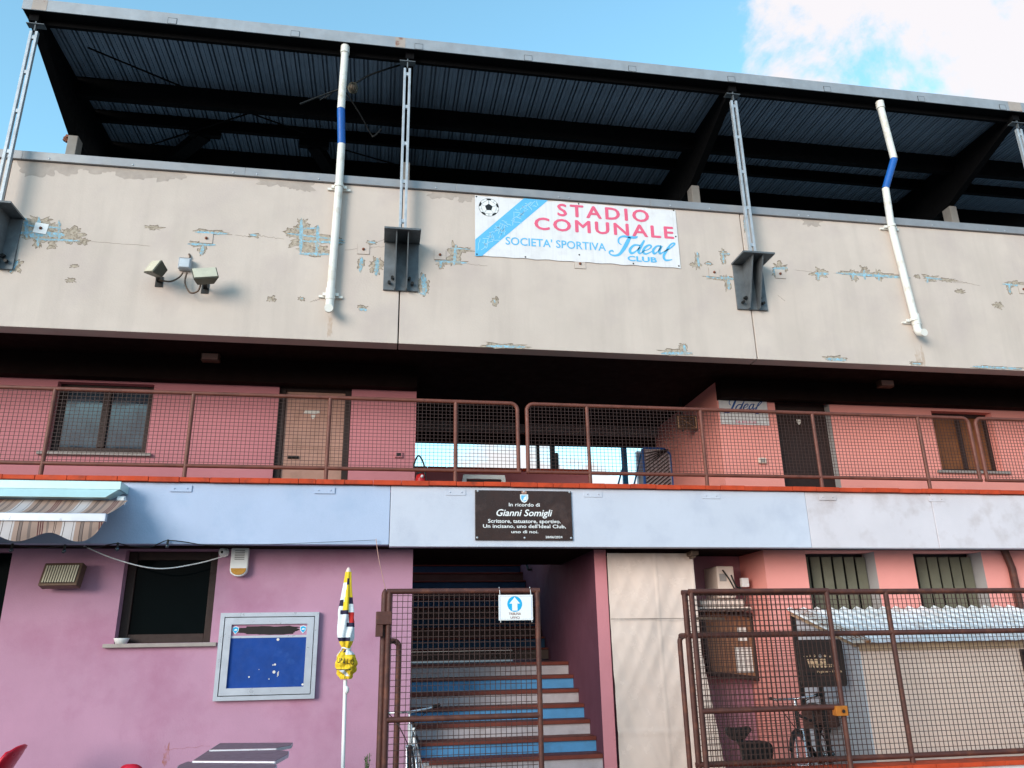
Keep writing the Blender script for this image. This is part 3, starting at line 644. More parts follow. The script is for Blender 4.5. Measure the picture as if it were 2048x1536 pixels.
IDEAL = [
 [(1425,500,6),(1398,478,14),(1402,440,16),(1440,422,18),(1500,430,22),(1550,432,24),(1572,424,6)],
 [(1500,430,30),(1475,480,36),(1445,535,34),(1405,585,24),(1360,597,16),(1322,585,12),(1315,562,16),(1340,552,14),(1350,566,10)],
 [(1594,506,12),(1540,503,18),(1501,543,25),(1514,576,22),(1550,562,14),(1594,520,10)],
 [(1632,458,16),(1605,505,26),(1580,555,26),(1590,578,16),(1625,560,8)],
 [(1625,556,8),(1670,540,10),(1695,515,16),(1675,502,16),(1640,522,22),(1620,560,24),(1645,583,16),(1700,560,8)],
 [(1785,512,12),(1745,512,16),(1712,550,24),(1722,580,20),(1755,560,10),(1785,520,8)],
 [(1790,508,20),(1770,550,24),(1775,580,18),(1815,560,8)],
 [(1812,562,8),(1865,532,12),(1905,497,16),(1900,484,14),(1868,500,16),(1832,555,24),(1808,605,22),(1828,640,18),(1885,634,8)]]
def rib_up(mb, pts, Y, fn): ribbon(mb, pts, Y, 0, fn, 0, 6)
for s_ in IDEAL: rib_up(m, s_, YB-.0145, w2)
m.build('club_lettering', 'sign_blue', t)
m = MB(); c = w2(217,158); R_ = (w2(217,78)[1]-w2(217,240)[1])/2
circ = lambda r, n=36, a=0: [(c[0]+r*math.cos(a+2*math.pi*i/n), c[1]+r*math.sin(a+2*math.pi*i/n)) for i in range(n)]
m.add([(x, YB-.0132, z) for x, z in circ(R_)], [tuple(range(36))], 0); m.add([(x, YB-.0140, z) for x, z in circ(R_*.965)], [tuple(range(36))], 1)
m.add([(x, YB-.0150, z) for x, z in circ(R_*.40, 5, math.pi/2)], [tuple(range(5))], 0)
for i in range(5):
    a = math.pi/2+2*math.pi*i/5
    q = [(c[0]+R_*.97*math.cos(a+d), c[1]+R_*.97*math.sin(a+d)) for d in (-.3,-.15,0,.15,.3)]+[(c[0]+R_*.80*math.cos(a+.17), c[1]+R_*.80*math.sin(a+.17)), (c[0]+R_*.80*math.cos(a-.17), c[1]+R_*.80*math.sin(a-.17))]
    m.add([(x, YB-.0150, z) for x, z in q], [tuple(range(7))], 0)
    b0 = a+math.pi/5
    def ln(p, q): m.bar((p[0], YB-.0146, p[1]), (q[0], YB-.0146, q[1]), .006, .0008)
    pv = (c[0]+R_*.4*math.cos(a), c[1]+R_*.4*math.sin(a)); pm = (c[0]+R_*.68*math.cos(a), c[1]+R_*.68*math.sin(a)); 
    ln(pv, (c[0]+R_*.80*math.cos(a), c[1]+R_*.80*math.sin(a)))
    ex = (c[0]+R_*.72*math.cos(b0), c[1]+R_*.72*math.sin(b0))
    for s in (-1, 1):
        aa = b0+s*math.pi/5; ln(ex, (c[0]+R_*.80*math.cos(aa-s*.17), c[1]+R_*.80*math.sin(aa-s*.17)))
    ln(ex, (c[0]+R_*.97*math.cos(b0), c[1]+R_*.97*math.sin(b0)))
m.build('football_emblem', ['black', 'white'], t)
m = MB()
for q in ((104,60),(1034,126),(1898,186),(108,585),(550,610),(1040,590),(1532,670),(1946,692),(1918,424)): x, z = w2(*q); m.sphere((x, YB-.0145, z), .012, 0, 8, (1,.4,1))
m.build('screw', 'black', t)
# ------------------------------------------------------------------ parapet floodlights
t = thing('floodlight', 'pair of old khaki floodlights with grey cables on a junction box, on the parapet', 'lamp', at(372,532,YB))
c = at(372, 532, YB); m = MB(); m.box(c.x-.075, c.x+.075, YB-.09, YB-.001, c.z-.075, c.z+.075); m.box(c.x-.065, c.x+.065, YB-.098, YB-.0905, c.z-.065, c.z+.065); m.build('junction_box', 'galv', t, .01)
def flood(mb, pos, rz, rx, ry=0):
    mb.x = Matrix.Translation(pos) @ Matrix.Rotation(R(rz), 4, 'Z') @ Matrix.Rotation(R(ry), 4, 'Y') @ Matrix.Rotation(R(rx), 4, 'X')
for (px, py, rz, rx, ry) in ((312,538,-52,-22,18), (410,552,14,-24,-14)):
    pos = at(px, py, YB-.26); m = MB(); flood(m, pos, rz, rx, ry)
    a, b = .15, .095
    vs = [(-a,-.05,-b),(a,-.05,-b),(a,-.05,b),(-a,-.05,b),(-a*.65,.09,-b*.6),(a*.65,.09,-b*.6),(a*.65,.09,b*.6),(-a*.65,.09,b*.6)]
    m.add(vs, [(0,1,2,3),(7,6,5,4),(0,4,5,1),(1,5,6,2),(2,6,7,3),(3,7,4,0)])
    o = m.build('lamp_head', 'lamp_metal', t, .008)
    q = MB(); flood(q, pos, rz, rx, ry); q.box(-a*.9, a*.9, -.062, -.052, -b*.86, b*.86); q.build('lens', 'lamp_glass', t, .003)
    q = MB(); w = Vector((at(px,py,YB).x+(.06 if px < 350 else .02), YB-.001, pos.z-.05)); q.bar(pos+Vector((0,.05,-.04)), w, .05, .012); q.bar(w+Vector((0,-.004,.07)), w+Vector((0,-.004,-.07)), .09, .008, up=(0,1,0)); q.build('mount', 'black', t)
m = MB()
def cable(mb, pts, r, n=6, k=6):
    P = []; L_ = len(pts)
    for i in range(L_-1):
        p0, p1, p2, p3 = [Vector(pts[min(max(j,0),L_-1)]) for j in (i-1,i,i+1,i+2)]
        for q in range(k):
            s = q/k; P.append(0.5*((2*p1)+(p2-p0)*s+(2*p0-5*p1+4*p2-p3)*s*s+(3*p1-p0-3*p2+p3)*s**3))
    P.append(Vector(pts[-1])); mb.tube(P, r, n)
Yc = YB-.08
cable(m, [at(366,545,Yc), at(358,555,Yc), at(340,563,Yc-.05), at(318,560,Yc-.1)], .011)
cable(m, [at(374,545,Yc), at(370,565,Yc-.02), at(380,585,Yc-.04), at(396,582,Yc-.06), at(402,566,Yc-.1)], .011)
cable(m, [at(372,522,YB-.03), at(380,515,YB-.02), at(378,508,YB-.005)], .012)
m.build('cable', 'lamp_body', t)
# ------------------------------------------------------------------ railings
zt_, zb_ = at(900,803,9.58).z, at(900,941,9.58).z
YRl = 9.58
def railing(label, xa, xb, ra, rb, posts):
    t = thing('railing', label, 'railing', ((xa+xb)/2, YRl, ZC), 'brown mesh railings along the walkway')
    r = .026; c = .09; pts = []
    if ra: pts += [Vector((xa, YRl, zb_)), Vector((xa, YRl, zt_-c))]+arc((xa+c, YRl, zt_-c), c, math.pi, math.pi/2, 6, (1,0,0), (0,0,1))
    else: pts += [Vector((xa, YRl, zt_))]
    if rb: pts += arc((xb-c, YRl, zt_-c), c, math.pi/2, 0, 6, (1,0,0), (0,0,1))+[Vector((xb, YRl, zb_))]
    else: pts += [Vector((xb, YRl, zt_))]
    m = MB(); m.tube(pts, r, 12); m.build('top_rail', 'rail', t)
    m = MB(); m.tube([(xa-(r if ra else 0), YRl, zb_), (xb+(r if rb else 0), YRl, zb_)], r*.92, 12); m.build('bottom_rail', 'rail', t)
    for x in posts:
        m = MB(); m.tube([(x, YRl, ZC-.01), (x, YRl, zt_-.005)], r*.95, 12); m.build('post', 'rail', t)
        m = MB(); m.box(x-.12, x+.12, YB-.007, YB-.0005, ZC-.165, ZC-.09); m.sphere((x-.07,YB-.008,ZC-.127), .010, 1, 8); m.sphere((x+.07,YB-.008,ZC-.127), .010, 1, 8)
        m.build('fixing_plate', ['band_blue' if x < bx[1] else 'band_mid' if x < bx[2] else 'band_white', 'galv'], t, .002)
    m = MB(); x = xa+.05; w = .0023
    while x < xb-.02: m.box(x-w, x+w, YRl-.004-w, YRl-.004+w, zb_, zt_); x += .05
    z = zb_+.045
    while z < zt_-.02: m.box(xa, xb, YRl-w*.9, YRl+w*.9, z-w, z+w); z += .045
    m.build('wire_mesh', 'wire', t)
pX = lambda px, py: at(px, py, YRl).x
railing('brown tube railing with wire mesh, left section ending beside the gap over the plaque', XL, pX(1036,880), False, True, [pX(95,870), pX(378,870), pX(656,880), pX(911,885)])
railing('brown tube railing with wire mesh, middle section above the plaque and right doors', pX(1055,880), pX(1948,900), True, True, [pX(1177,885), pX(1407,890), pX(1634,900), pX(1847,905)])
railing('brown tube railing with wire mesh, short section at the right photo edge', pX(1963,905), XR, True, False, [pX(2075,920)])
# ------------------------------------------------------------------ plaque
q0, q1 = at(950,980,YB-.02), at(1146,1081,YB-.02)
t = thing('memorial_plaque', 'dark brown memorial plaque with white inscription screwed to the blue band', 'plaque', (q0.lerp(q1,.5)))
m = MB(); m.box(q0.x, q1.x, YB-.022, YB-.008, q1.z, q0.z); m.build('plate', 'plaque', t, .002)
zq = lambda x, y: (930+x*240/2048, 965+y*130/1109)
def wq(x, y): p = at(*zq(x, y), YB-.0235); return (p.x, p.z)
m = MB()
def ptx(s, xa, xb, yt, yb, bold=.02, shear=0.):
    zb2 = wq((xa+xb)/2, yb)[1]; h = wq((xa+xb)/2, yt)[1]-zb2; text(m, s, wq(xa, yb)[0], wq(xb, yb)[0], zb2, h, YB-.0235, 0, bold, shear)
ptx('In ricordo di', 750, 1275, 348, 408, .025, space if False else 0.)
ptx('Gianni Somigli', 540, 1492, 460, 572, .028, .28)
ptx('Scrittore, tatuatore, sportivo.', 395, 1633, 628, 690, .03)
ptx("Un incisano, uno dell'Ideal Club,", 310, 1720, 716, 775, .03)
ptx('uno di noi.', 792, 1252, 815, 864, .03)
ptx('28/06/2024', 1375, 1662, 912, 950, .03)
m.build('lettering', 'white', t)
m = MB()
for x, y in ((217,145),(1008,153),(1783,165),(208,940),(1018,945),(1812,948)): a = wq(x, y); m.sphere((a[0], YB-.024, a[1]), .014, 0, 8, (1,.5,1))
m.build('screw', 'galv', t)
m = MB(); a = wq(1010, 265)
sh = lambda s: [(a[0]+x*s, a[1]+z*s) for x, z in ((-.05,.045),(.05,.045),(.05,-.01),(.03,-.045),(0,-.06),(-.03,-.045),(-.05,-.01))]
m.add([(x, YB-.0232, z) for x, z in sh(1)], [tuple(range(7))], 0); m.add([(x, YB-.0240, z) for x, z in sh(.75)], [tuple(range(7))], 1); m.add([(a[0]-.02,YB-.0245,a[1]-.035),(a[0]+.03,YB-.0245,a[1]-.02),(a[0]+.03,YB-.0245,a[1]+.03),(a[0]+.0,YB-.0245,a[1]+.01)], [(0,1,2,3)], 0)
m.box(a[0]-.03, a[0]+.03, YB-.0235, YB-.0225, a[1]+.055, a[1]+.085, 2)
m.build('crest', ['white', 'sign_blue', 'door_beige'], t)
# ------------------------------------------------------------------ upper-floor signs and small things
c0, c1 = at(1437,797,YU-.02), at(1543,851,YU-.02)
t = thing('club_sign', 'white wall sign with blue script and red phone line beside the dark upper door', 'sign', c0.lerp(c1,.5))
m = MB(); m.box(c0.x, c1.x-.03, YU-.02, YU-.001, c1.z, c0.z); m.build('panel', 'white_sheet', t, .003)
m = MB()
def wi(x, y): p = at(1420+(495+(x-1398)*(835/514))*160/2048, 780+(250+(y-424)*(300/158)-(x-1398)*.14)*160/2048, YU-.0225); return (p.x, p.z)
for s_ in IDEAL: rib_up(m, [(a, b, w*.85) for a, b, w in s_], YU-.0225, wi)
m.build('script_lettering', 'deep_blue', t)
m = MB(); z_ = at(1490,846,YU-.022).z; text(m, 'Tel. 833.11.60', at(1471,845,YU-.02).x, at(1512,845,YU-.02).x, z_, .035, YU-.0225, 0, .02); m.build('phone_lettering', 'sign_red', t)
t = thing('safety_sign', 'small brown and cream notice with crossed frame in the dark passage', 'sign', at(1374,845,11.6))
c = atX(1374, 845, 4.2); m = MB(); a, b = at(1352,829,11.7), at(1397,860,11.7); m.box(a.x, b.x, 11.7, 11.715, b.z, a.z); m.build('plate', 'lamp_body', t, .003)
m = MB(); k = .03
for p, q in (((a.x+k,a.z-k),(b.x-k,a.z-k)),((a.x+k,b.z+k),(b.x-k,b.z+k)),((a.x+k,a.z-k),(a.x+k,b.z+k)),((b.x-k,a.z-k),(b.x-k,b.z+k)),((a.x+k,a.z-k),(b.x-k,b.z+k)),((a.x+k,b.z+k),(b.x-k,a.z-k))): m.bar((p[0],11.697,p[1]), (q[0],11.697,q[1]), .014, .002)
m.build('symbol', 'peach', t)
m = MB(); m.box(a.x+.1, a.x+.13, 11.72, 11.76, b.z-.02, 5.46); m.build('hanger', 'black', t)
def wallbox(name, label, cat, px, py, Y, w, h, d, mt, inner=None):
    c = at(px, py, Y); t = thing(name, label, cat, c); m = MB(); m.box(c.x-w/2, c.x+w/2, Y-d, Y-.001, c.z-h/2, c.z+h/2); m.build('housing', mt, t, .006)
    if inner: m = MB(); m.box(c.x-w*.28, c.x+w*.28, Y-d-.006, Y-d+.001, c.z-h*.28, c.z+h*.28); m.build('buttons', inner, t, .002)
    return t
wallbox('doorbell', 'small pink and dark doorbell plate on the upper wall, between beige door and extinguisher', 'doorbell', 797, 910, YU, .11, .08, .03, 'pink_up', 'slot_dark')
wallbox('intercom', 'cream intercom panel on the salmon wall left of the dark upper door', 'intercom', 1523, 922, YU, .12, .09, .04, 'cream', 'marble')
for px, py, lb in ((423,718,'dim reddish emergency lamp hung under the dark walkway ceiling, left one'), (1767,770,'dim reddish emergency lamp hung under the dark walkway ceiling, right one')):
    c = at(px, py, 10.6); t = thing('ceiling_lamp', lb, 'lamp', c, 'walkway ceiling lamps')
    m = MB(); m.box(c.x-.12, c.x+.12, 10.5, 10.62, c.z-.055, c.z+.055); m.build('housing', 'lamp_body', t, .015)
    m = MB(); m.tube([(c.x, 10.56, c.z+.05), (c.x, 10.56, 5.48)], .015, 8); m.build('stem', 'black', t)
    m = MB(); m.box(c.x-.1, c.x+.1, 10.488, 10.499, c.z-.04, c.z+.04); m.build('lens', 'door_beige', t, .004)
# fire extinguisher
c = at(842, 955, 10.6); t = thing('fire_extinguisher', 'red fire extinguisher with black hose loop behind the railing, at passage left edge', 'extinguisher', (c.x, 10.6, 3.44))
m = MB(); m.tube([(c.x,10.6,3.44),(c.x,10.6,c.z-.02),(c.x,10.6,c.z+.03),(c.x,10.6,c.z+.05)], [.075,.075,.06,.03], 16); m.build('cylinder', 'extinguisher', t)
m = MB(); m.sphere((c.x+.01,10.52,c.z), .022, 0, 10); m.build('gauge', 'white', t)
m = MB(); h = at(838, 912, 10.6); cable(m, [Vector((c.x-.03,10.58,c.z+.05)), Vector((c.x-.1,10.58,c.z+.15)), Vector((h.x-.01,10.58,h.z)), Vector((h.x+.06,10.58,h.z-.1)), Vector((c.x+.05,10.57,c.z+.06)), Vector((c.x+.06,10.56,c.z-.05))], .012); m.box(c.x-.06,c.x-.0,10.56,10.62,c.z+.045,c.z+.085); m.build('hose', 'black', t)
# white seat back
a, b = at(926,949,12.2), at(1010,962,12.2); t = thing('plastic_chair', 'white plastic chair back with dark gap showing above the red coping', 'chair', ((a.x+b.x)/2, 12.2, 3.44))
m = MB(); w = .07; zz = a.z
m.bar((a.x,12.2,zz-.035),(b.x,12.2,zz-.035), .03, .07); m.bar((a.x+.03,12.2,zz-.03),(a.x-.03,12.25,zz-.55), w, .03, up=(0,1,0)); m.bar((b.x-.03,12.2,zz-.03),(b.x+.03,12.25,zz-.55), w, .03, up=(0,1,0)); m.build('backrest_frame', 'white', t, .008)
m = MB(); m.box(a.x+.04,b.x-.04,12.22,12.235,zz-.5,zz-.075); m.build('backrest_panel', 'slot_dark', t)
m = MB(); m.box(a.x-.05,b.x+.05,12.2,12.65,zz-.62,zz-.57); m.build('seat', 'white', t, .01)
for sx in (0, 1):
    for sy in (12.24, 12.6):
        m = MB(); X = a.x-.02 if not sx else b.x+.02; m.bar((X,sy,zz-.62),(X,sy,3.44), .04, .04); m.build('leg', 'white', t)
# things in the passage mouth: mast with stays, slatted panel
c = at(1247, 900, 14.6); t = thing('blue_mast', 'blue steel mast with slanting stays seen through the passage opening', 'mast', (c.x, 14.6, 3.2))
m = MB(); m.box(c.x-.05, c.x+.05, 14.57, 14.63, 3.2, 6.2); m.build('mast', 'steel_blue_post', t)
for k, dx in ((-1,-.42), (1,.36)):
    m = MB(); m.tube([(c.x, 14.6, 5.05), (c.x+dx, 14.6, 3.8)] if k < 0 else [(c.x+.38,14.6,5.3),(c.x+.05,14.6,4.2)], .018, 8); m.build('stay', 'steel_blue_post', t)
m = MB(); m.box(c.x+.3, c.x+.42, 14.7, 14.8, 3.2, 5.3); m.build('white_post', 'white', t)
for i, X in enumerate((1076, 1105)):
    c = at(X, 915, 15.2); t = thing('dark_post', ['slim dark post against the sky, left one behind the passage parapet','thicker dark post with side box, right one behind the passage parapet'][i], 'post', (c.x, 15.2, 3.0), 'dark posts beyond the passage')
    m = MB(); m.box(c.x-.03-.02*i, c.x+.03+.02*i, 15.17, 15.23, 3.0, 6.5); m.build('shaft', 'black', t)
    if i: m = MB(); m.box(c.x+.051, c.x+.12, 15.17, 15.23, 4.2, 5.35); m.build('side_box', 'black', t, .02)
a, b = at(1286,898,13.0), at(1346,962,13.0)
t = thing('slatted_panel', 'grey panel of slanting slats in a blue frame, right side of the passage', 'panel', ((a.x+b.x)/2, 13, 3.44))
m = MB(); m.box(a.x, b.x-.02, 13.0, 13.02, 3.5, a.z); m.build('sheet', 'band_white', t)
m = MB(); z = 3.4
while z < a.z-.02:
    m.bar((a.x+.02,12.985,z),(b.x-.05,12.985,min(z+.33, a.z)), .018, .018); z += .065
m.build('slat', 'black', t)
m = MB(); m.box(a.x-.03, a.x, 12.97, 13.03, 3.45, a.z); m.box(b.x-.02, b.x+.02, 12.97, 13.03, 3.45, a.z-.1); m.bar((a.x,13,a.z+.015),(b.x-.12,13,a.z+.015), .03, .03); m.bar((b.x-.12,13,a.z+.015),(b.x,13,a.z-.1), .03, .03); m.build('frame', 'pipe_blue', t)
# ------------------------------------------------------------------ awning
ax1 = at(247,975,9.3).x
t = thing('awning', 'striped beige and brown awning half rolled out under the walkway, at left edge', 'awning', (-5, 9.4, 3.3))
m = MB(); za_, zb2 = at(200,966,9.3).z, at(200,990,9.3).z
m.box(XL, ax1, 9.2, YB-.001, za_-.09, za_); m.add([(XL,9.2,za_-.091),(ax1-.02,9.2,za_-.091),(ax1-.12,9.13,za_-.19),(XL,9.13,za_-.19),(XL,9.42,za_-.091),(ax1-.02,9.42,za_-.091),(ax1-.12,9.3,za_-.19),(XL,9.3,za_-.19)], [(0,3,2,1),(2,3,7,6),(1,2,6,5)])
m.build('cassette', 'awning_box', t, .004)
# striped canvas
st_m = bpy.data.materials.new('striped_canvas'); st_m.use_nodes = True; tt = st_m.node_tree; bb = tt.nodes['Principled BSDF']; bb.inputs['Roughness'].default_value = .85
tco = tt.nodes.new('ShaderNodeTexCoord'); sx = tt.nodes.new('ShaderNodeSeparateXYZ'); tt.links.new(tco.outputs['Object'], sx.inputs[0])
ml = tt.nodes.new('ShaderNodeMath'); ml.operation = 'MULTIPLY'; tt.links.new(sx.outputs[0], ml.inputs[0]); ml.inputs[1].default_value = 1/.585
fr = tt.nodes.new('ShaderNodeMath'); fr.operation = 'FRACT'; tt.links.new(ml.outputs[0], fr.inputs[0])
rp = tt.nodes.new('ShaderNodeValToRGB'); rp.color_ramp.interpolation = 'CONSTANT'; tt.links.new(fr.outputs[0], rp.inputs[0])
bg_, br, dk, wh, gy = '#9a8276', '#57272a', '#43332f', '#b5aeae', '#75655f'
stops = [(0,bg_),(.10,br),(.12,bg_),(.135,br),(.155,bg_),(.17,br),(.19,bg_),(.24,gy),(.28,bg_),(.36,dk),(.375,bg_),(.39,dk),(.40,bg_),(.5,wh),(.53,dk),(.54,wh),(.68,dk),(.69,wh),(.72,bg_),(.80,dk),(.81,gy),(.85,dk),(.86,bg_),(.95,gy)]
er = rp.color_ramp.elements
while len(er) < len(stops): er.new(.5)
for e, (p_, c_) in zip(er, stops): e.position = p_; e.color = (*lin(c_), 1)
tt.links.new(rp.outputs[0], bb.inputs['Base Color'])
fx1 = at(218,1010,8.85).x
m = MB(); n = 60; vs = []
top = (9.25, za_-.2); bot = (8.86, at(150,1027,8.86).z)
for i in range(n+1):
    x = XL+(fx1-XL)*i/n
    for k in range(6):
        f = k/5; vs.append((x+.06*(1-f)*i/n, top[0]+(bot[0]-top[0])*f, top[1]+(bot[1]-top[1])*f-.03*math.sin(f*math.pi)*(1+.5*math.sin(x*5))))
m.add(vs, [(i*6+k, i*6+k+1, (i+1)*6+k+1, (i+1)*6+k) for i in range(n) for k in range(5)], 0, True); m.build('canopy', st_m, t)
m = MB(); m.box(XL, fx1-.01, 8.83, 8.89, bot[1]-.085, bot[1]-.0); m.build('front_bar', 'alu', t, .006)
m = MB(); vs = []; n = 240; zl = at(150,1082,8.84).z; x1v = at(205,1060,8.84).x
for i in range(n+1):
    x = XL+(x1v-XL)*i/n; e = .045*math.sin(2*math.pi*(x-x1v)/.585+.82); d = max(0, (x-(x1v-.2))/.2)
    for k in range(5):
        f = k/4; vs.append((x-.05*f*d*d, 8.845+.02*math.sin(x*11+f*2)*f, bot[1]-.086+(zl+.04+e+.03*d*d-bot[1]+.086)*f))
m.add(vs, [(i*5+k, i*5+k+1, (i+1)*5+k+1, (i+1)*5+k) for i in range(n) for k in range(4)], 0, True); m.build('valance', st_m, t)
m = MB(); c = at(240,1001,9.3); m.tube([(c.x-.02,9.3,c.z),(c.x+.05,9.3,c.z)], .05, 14); m.tube([(c.x+.05,9.3,c.z),(c.x+.055,9.3,c.z)], .03, 14); m.build('roller_end_cap', 'white', t)
m = MB(); m.bar((ax1-.25,9.4,za_-.3),(fx1-.05,8.9,bot[1]-.05), .05, .03); m.build('folding_arm', 'alu', t)
# ------------------------------------------------------------------ string lights and cords under the band
t = thing('string_lights', 'black string of small clear bulbs along the lower edge of the blue band', 'string lights', at(250,1090,YB-.03))
m = MB(); Ys = YB-.03
ks = [(-60,1090),(25,1090),(80,1096),(130,1092),(190,1095),(215,1090),(236,1087),(262,1092),(300,1094),(318,1087),(336,1081),(370,1084),(410,1090),(470,1091),(560,1088),(751,1080)]
cable(m, [at(*p, Ys) for p in ks[:-2]], .006); cable(m, [at(*p, Ys) for p in ks[-3:]], .0025); m.build('cable', 'black', t)
for p in ((25,1090),(130,1092),(236,1088),(336,1082)):
    c = at(*p, Ys); m = MB(); m.tube([c+Vector((0,0,.015)), c+Vector((0,-.005,-.035))], .013, 8, 1); m.sphere(c+Vector((0,-.008,-.058)), .024, 0, 10); m.build('bulb', ['glass_grey', 'black'], t)
m = MB(); cable(m, [at(168,1092,9.75), at(230,1118,9.7), at(312,1137,9.7), at(390,1128,9.8), at(456,1110,9.88)], .007)
tag(m.build('sagging_cable', 'white'), 'thin white cable sagging in front of the dark ground-floor window', 'cable')
m = MB(); cable(m, [at(752,1078,9.47), at(758,1120,9.3), at(772,1182,8.1)], .004)
tag(m.build('thin_cord', 'door_beige'), 'thin pale cord running from the band down to the gate post', 'cord')
# ------------------------------------------------------------------ ground-floor left: flood lamp, siren, camera, board, bowl
t = thing('wall_lamp', 'bronze box wall lamp with ribbed glass on the mauve wall, left of the dark window', 'lamp', at(128,1152,YW))
c = at(126,1152,YW-.13); m = MB(); m.x = Matrix.Translation(c) @ Matrix.Rotation(R(-8), 4, 'Z') @ Matrix.Rotation(R(-18), 4, 'X')
m.box(-.215,.215,-.06,.05,-.135,.135); m.build('housing', 'lamp_body', t, .012)
m = MB(); m.x = Matrix.Translation(c) @ Matrix.Rotation(R(-8), 4, 'Z') @ Matrix.Rotation(R(-18), 4, 'X')
for i in range(13): m.box(-.18+i*.0285, -.18+i*.0285+.0165, -.07, -.061, -.1, .1)
m.box(-.185,.185,-.0625,-.0605,-.105,.105, 1); m.build('lens', ['lamp_glass', 'slot_dark'], t)
m = MB(); m.bar(c+Vector((.02,.05,0)), (c.x+.02, YW-.001, c.z), .1, .1); m.build('mount', 'black', t)
t = thing('alarm_siren', 'white alarm siren box with amber lens below the band', 'alarm', at(478,1125,YW))
c = at(478,1124,YW-.1); hw, hh = .1, .165
def pill(s, dz0=-1, dz1=1): 
    pts = [(-1,1),(1,1)]+[(math.cos(a)*1, -.55+math.sin(a)*.45) for a in [-.0-i*math.pi/8 for i in range(9)]]
    return [(c.x+x*hw*s, c.z+z*hh*s) for x, z in pts]
m = MB(); m.prism(pill(1), YW-.09, YW-.001); m.build('housing', 'white', t, .01)
m = MB(); pts = [(c.x+x*hw*.86, c.z+z*hh*.95) for x, z in [(-1,-.45),(1,-.45)]+[(math.cos(a), -.55+math.sin(a)*.4) for a in [-i*math.pi/8 for i in range(9)]]]; m.prism(pts, YW-.1, YW-.089); m.build('amber_lens', 'amber', t, .003)
m = MB()
for i in range(6): m.box(c.x-.055, c.x+.055, YW-.094, YW-.0895, c.z+.03+i*.02, c.z+.036+i*.02)
m.build('grille', 'black', t)
t = thing('security_camera', 'small white dome camera beside the siren at window corner', 'camera', at(447,1104,YW))
c = at(447,1104,YW-.06); m = MB(); m.tube([(c.x,YW-.001,c.z),(c.x,YW-.05,c.z)], .058, 16); m.sphere((c.x,YW-.05,c.z), .052, 0, 16); m.build('dome', 'white', t)
m = MB(); m.sphere((c.x-.01,YW-.095,c.z-.005), .016, 0, 10); m.build('lens', 'black', t)
# notice board
n0, n1 = at(442,1226,YW-.06), at(628,1397,YW-.06)
x0_, x1_, z0_, z1_ = at(433,1320,YW-.06).x, at(633,1320,YW-.06).x, n1.z, n0.z
t = thing('notice_board', 'silver framed glass notice board with blue felt back and empty header strip', 'notice board', ((x0_+x1_)/2, YW, z0_))
m = MB(); fw = .085
for k, (a, b, ya_) in enumerate(((0, .045, YW-.065), (.054, .13, YW-.058))):
    m.box(x0_+a, x1_-a, ya_, YW-.002, z1_-b, z1_-a); m.box(x0_+a, x1_-a, ya_, YW-.002, z0_+a, z0_+b); m.box(x0_+a, x0_+b, ya_, YW-.002, z0_+b, z1_-b); m.box(x1_-b, x1_-a, ya_, YW-.002, z0_+b, z1_-b)
m.build('frame', 'alu', t)
m = MB(); m.box(x0_+.01, x1_-.01, YW-.012, YW-.003, z0_+.01, z1_-.01); m.build('back_panel', 'black', t)
m = MB(); m.box(x0_+.13, x1_-.13, YW-.03, YW-.02, z0_+.13, z1_-.28); m.build('felt_panel', 'felt', t)
m = MB(); m.box(x0_+.13, x1_-.13, YW-.03, YW-.02, z1_-.255, z1_-.13); ho = m.build('header_strip', 'pink', t)
m = MB(); m.prism(ragged((x0_+x1_)/2, z1_-.195, .72, .095, 5, 60, .25), YW-.0315, YW-.029); sub(m, 'torn_label', 'slot_dark', ho)
m = MB(); m.box(x0_+.13, x1_-.13, YW-.034, YW-.02, z1_-.28, z1_-.255); m.build('divider', 'alu', t)
for X in (x0_+.175, x1_-.175):
    m = MB(); Z = z1_-.19; f = lambda s: [(X+x*s, Z+z*s) for x, z in ((-.036,.03),(0,.042),(.036,.03),(.034,-.01),(0,-.05),(-.034,-.01))]
    m.prism(f(1), YW-.036, YW-.0305); m.prism(f(.82), YW-.0375, YW-.0361, 1); m.prism([(X-.018,Z-.008),(X+.02,Z-.004),(X+.012,Z+.012),(X-.01,Z+.006)], YW-.0385, YW-.0376, 0); m.build('shield_badge', ['white', 'cyan'], t)
m = MB()
for (px, py, r) in ((556,1279,.016),(548,1344,.017),(550,1329,.012),(605,1369,.012),(498,1354,.009),(538,1358,.006),(546,1330,.007),(518,1339,.004)): c = at(px, py, YW-.03); m.tube([(c.x,YW-.033,c.z),(c.x,YW-.0305,c.z)], r, 10)
for (px, py) in ((557,1346),(555,1348)): c = at(px, py, YW-.03); m.box(c.x-.003,c.x+.003,YW-.032,YW-.0305,c.z-.03,c.z+.02)
m.build('pin_mark', 'paper', t)
# bowl on the sill
c = at(240,1281,YW-.02); zs = gw[2]-.002
t = MB(); prof = [(.045,0),(.06,.0),(.085,.055),(.088,.06),(.083,.06),(.058,.008)]; vs = []
for r_, z in prof:
    for j in range(24): vs.append((c.x+r_*math.cos(j*math.pi/12), YW+.03+r_*math.sin(j*math.pi/12)*.8, zs+z))
t.add(vs, [(i*24+j, i*24+(j+1)%24, (i+1)*24+(j+1)%24, (i+1)*24+j) for i in range(5) for j in range(24)], 0, True); t.add(vs[-24:], [tuple(range(24))], 0); t.add(vs[:24], [tuple(range(24))[::-1]])
tag(t.build('bowl', 'white'), 'small white bowl on the left end of the dark window sill', 'bowl')
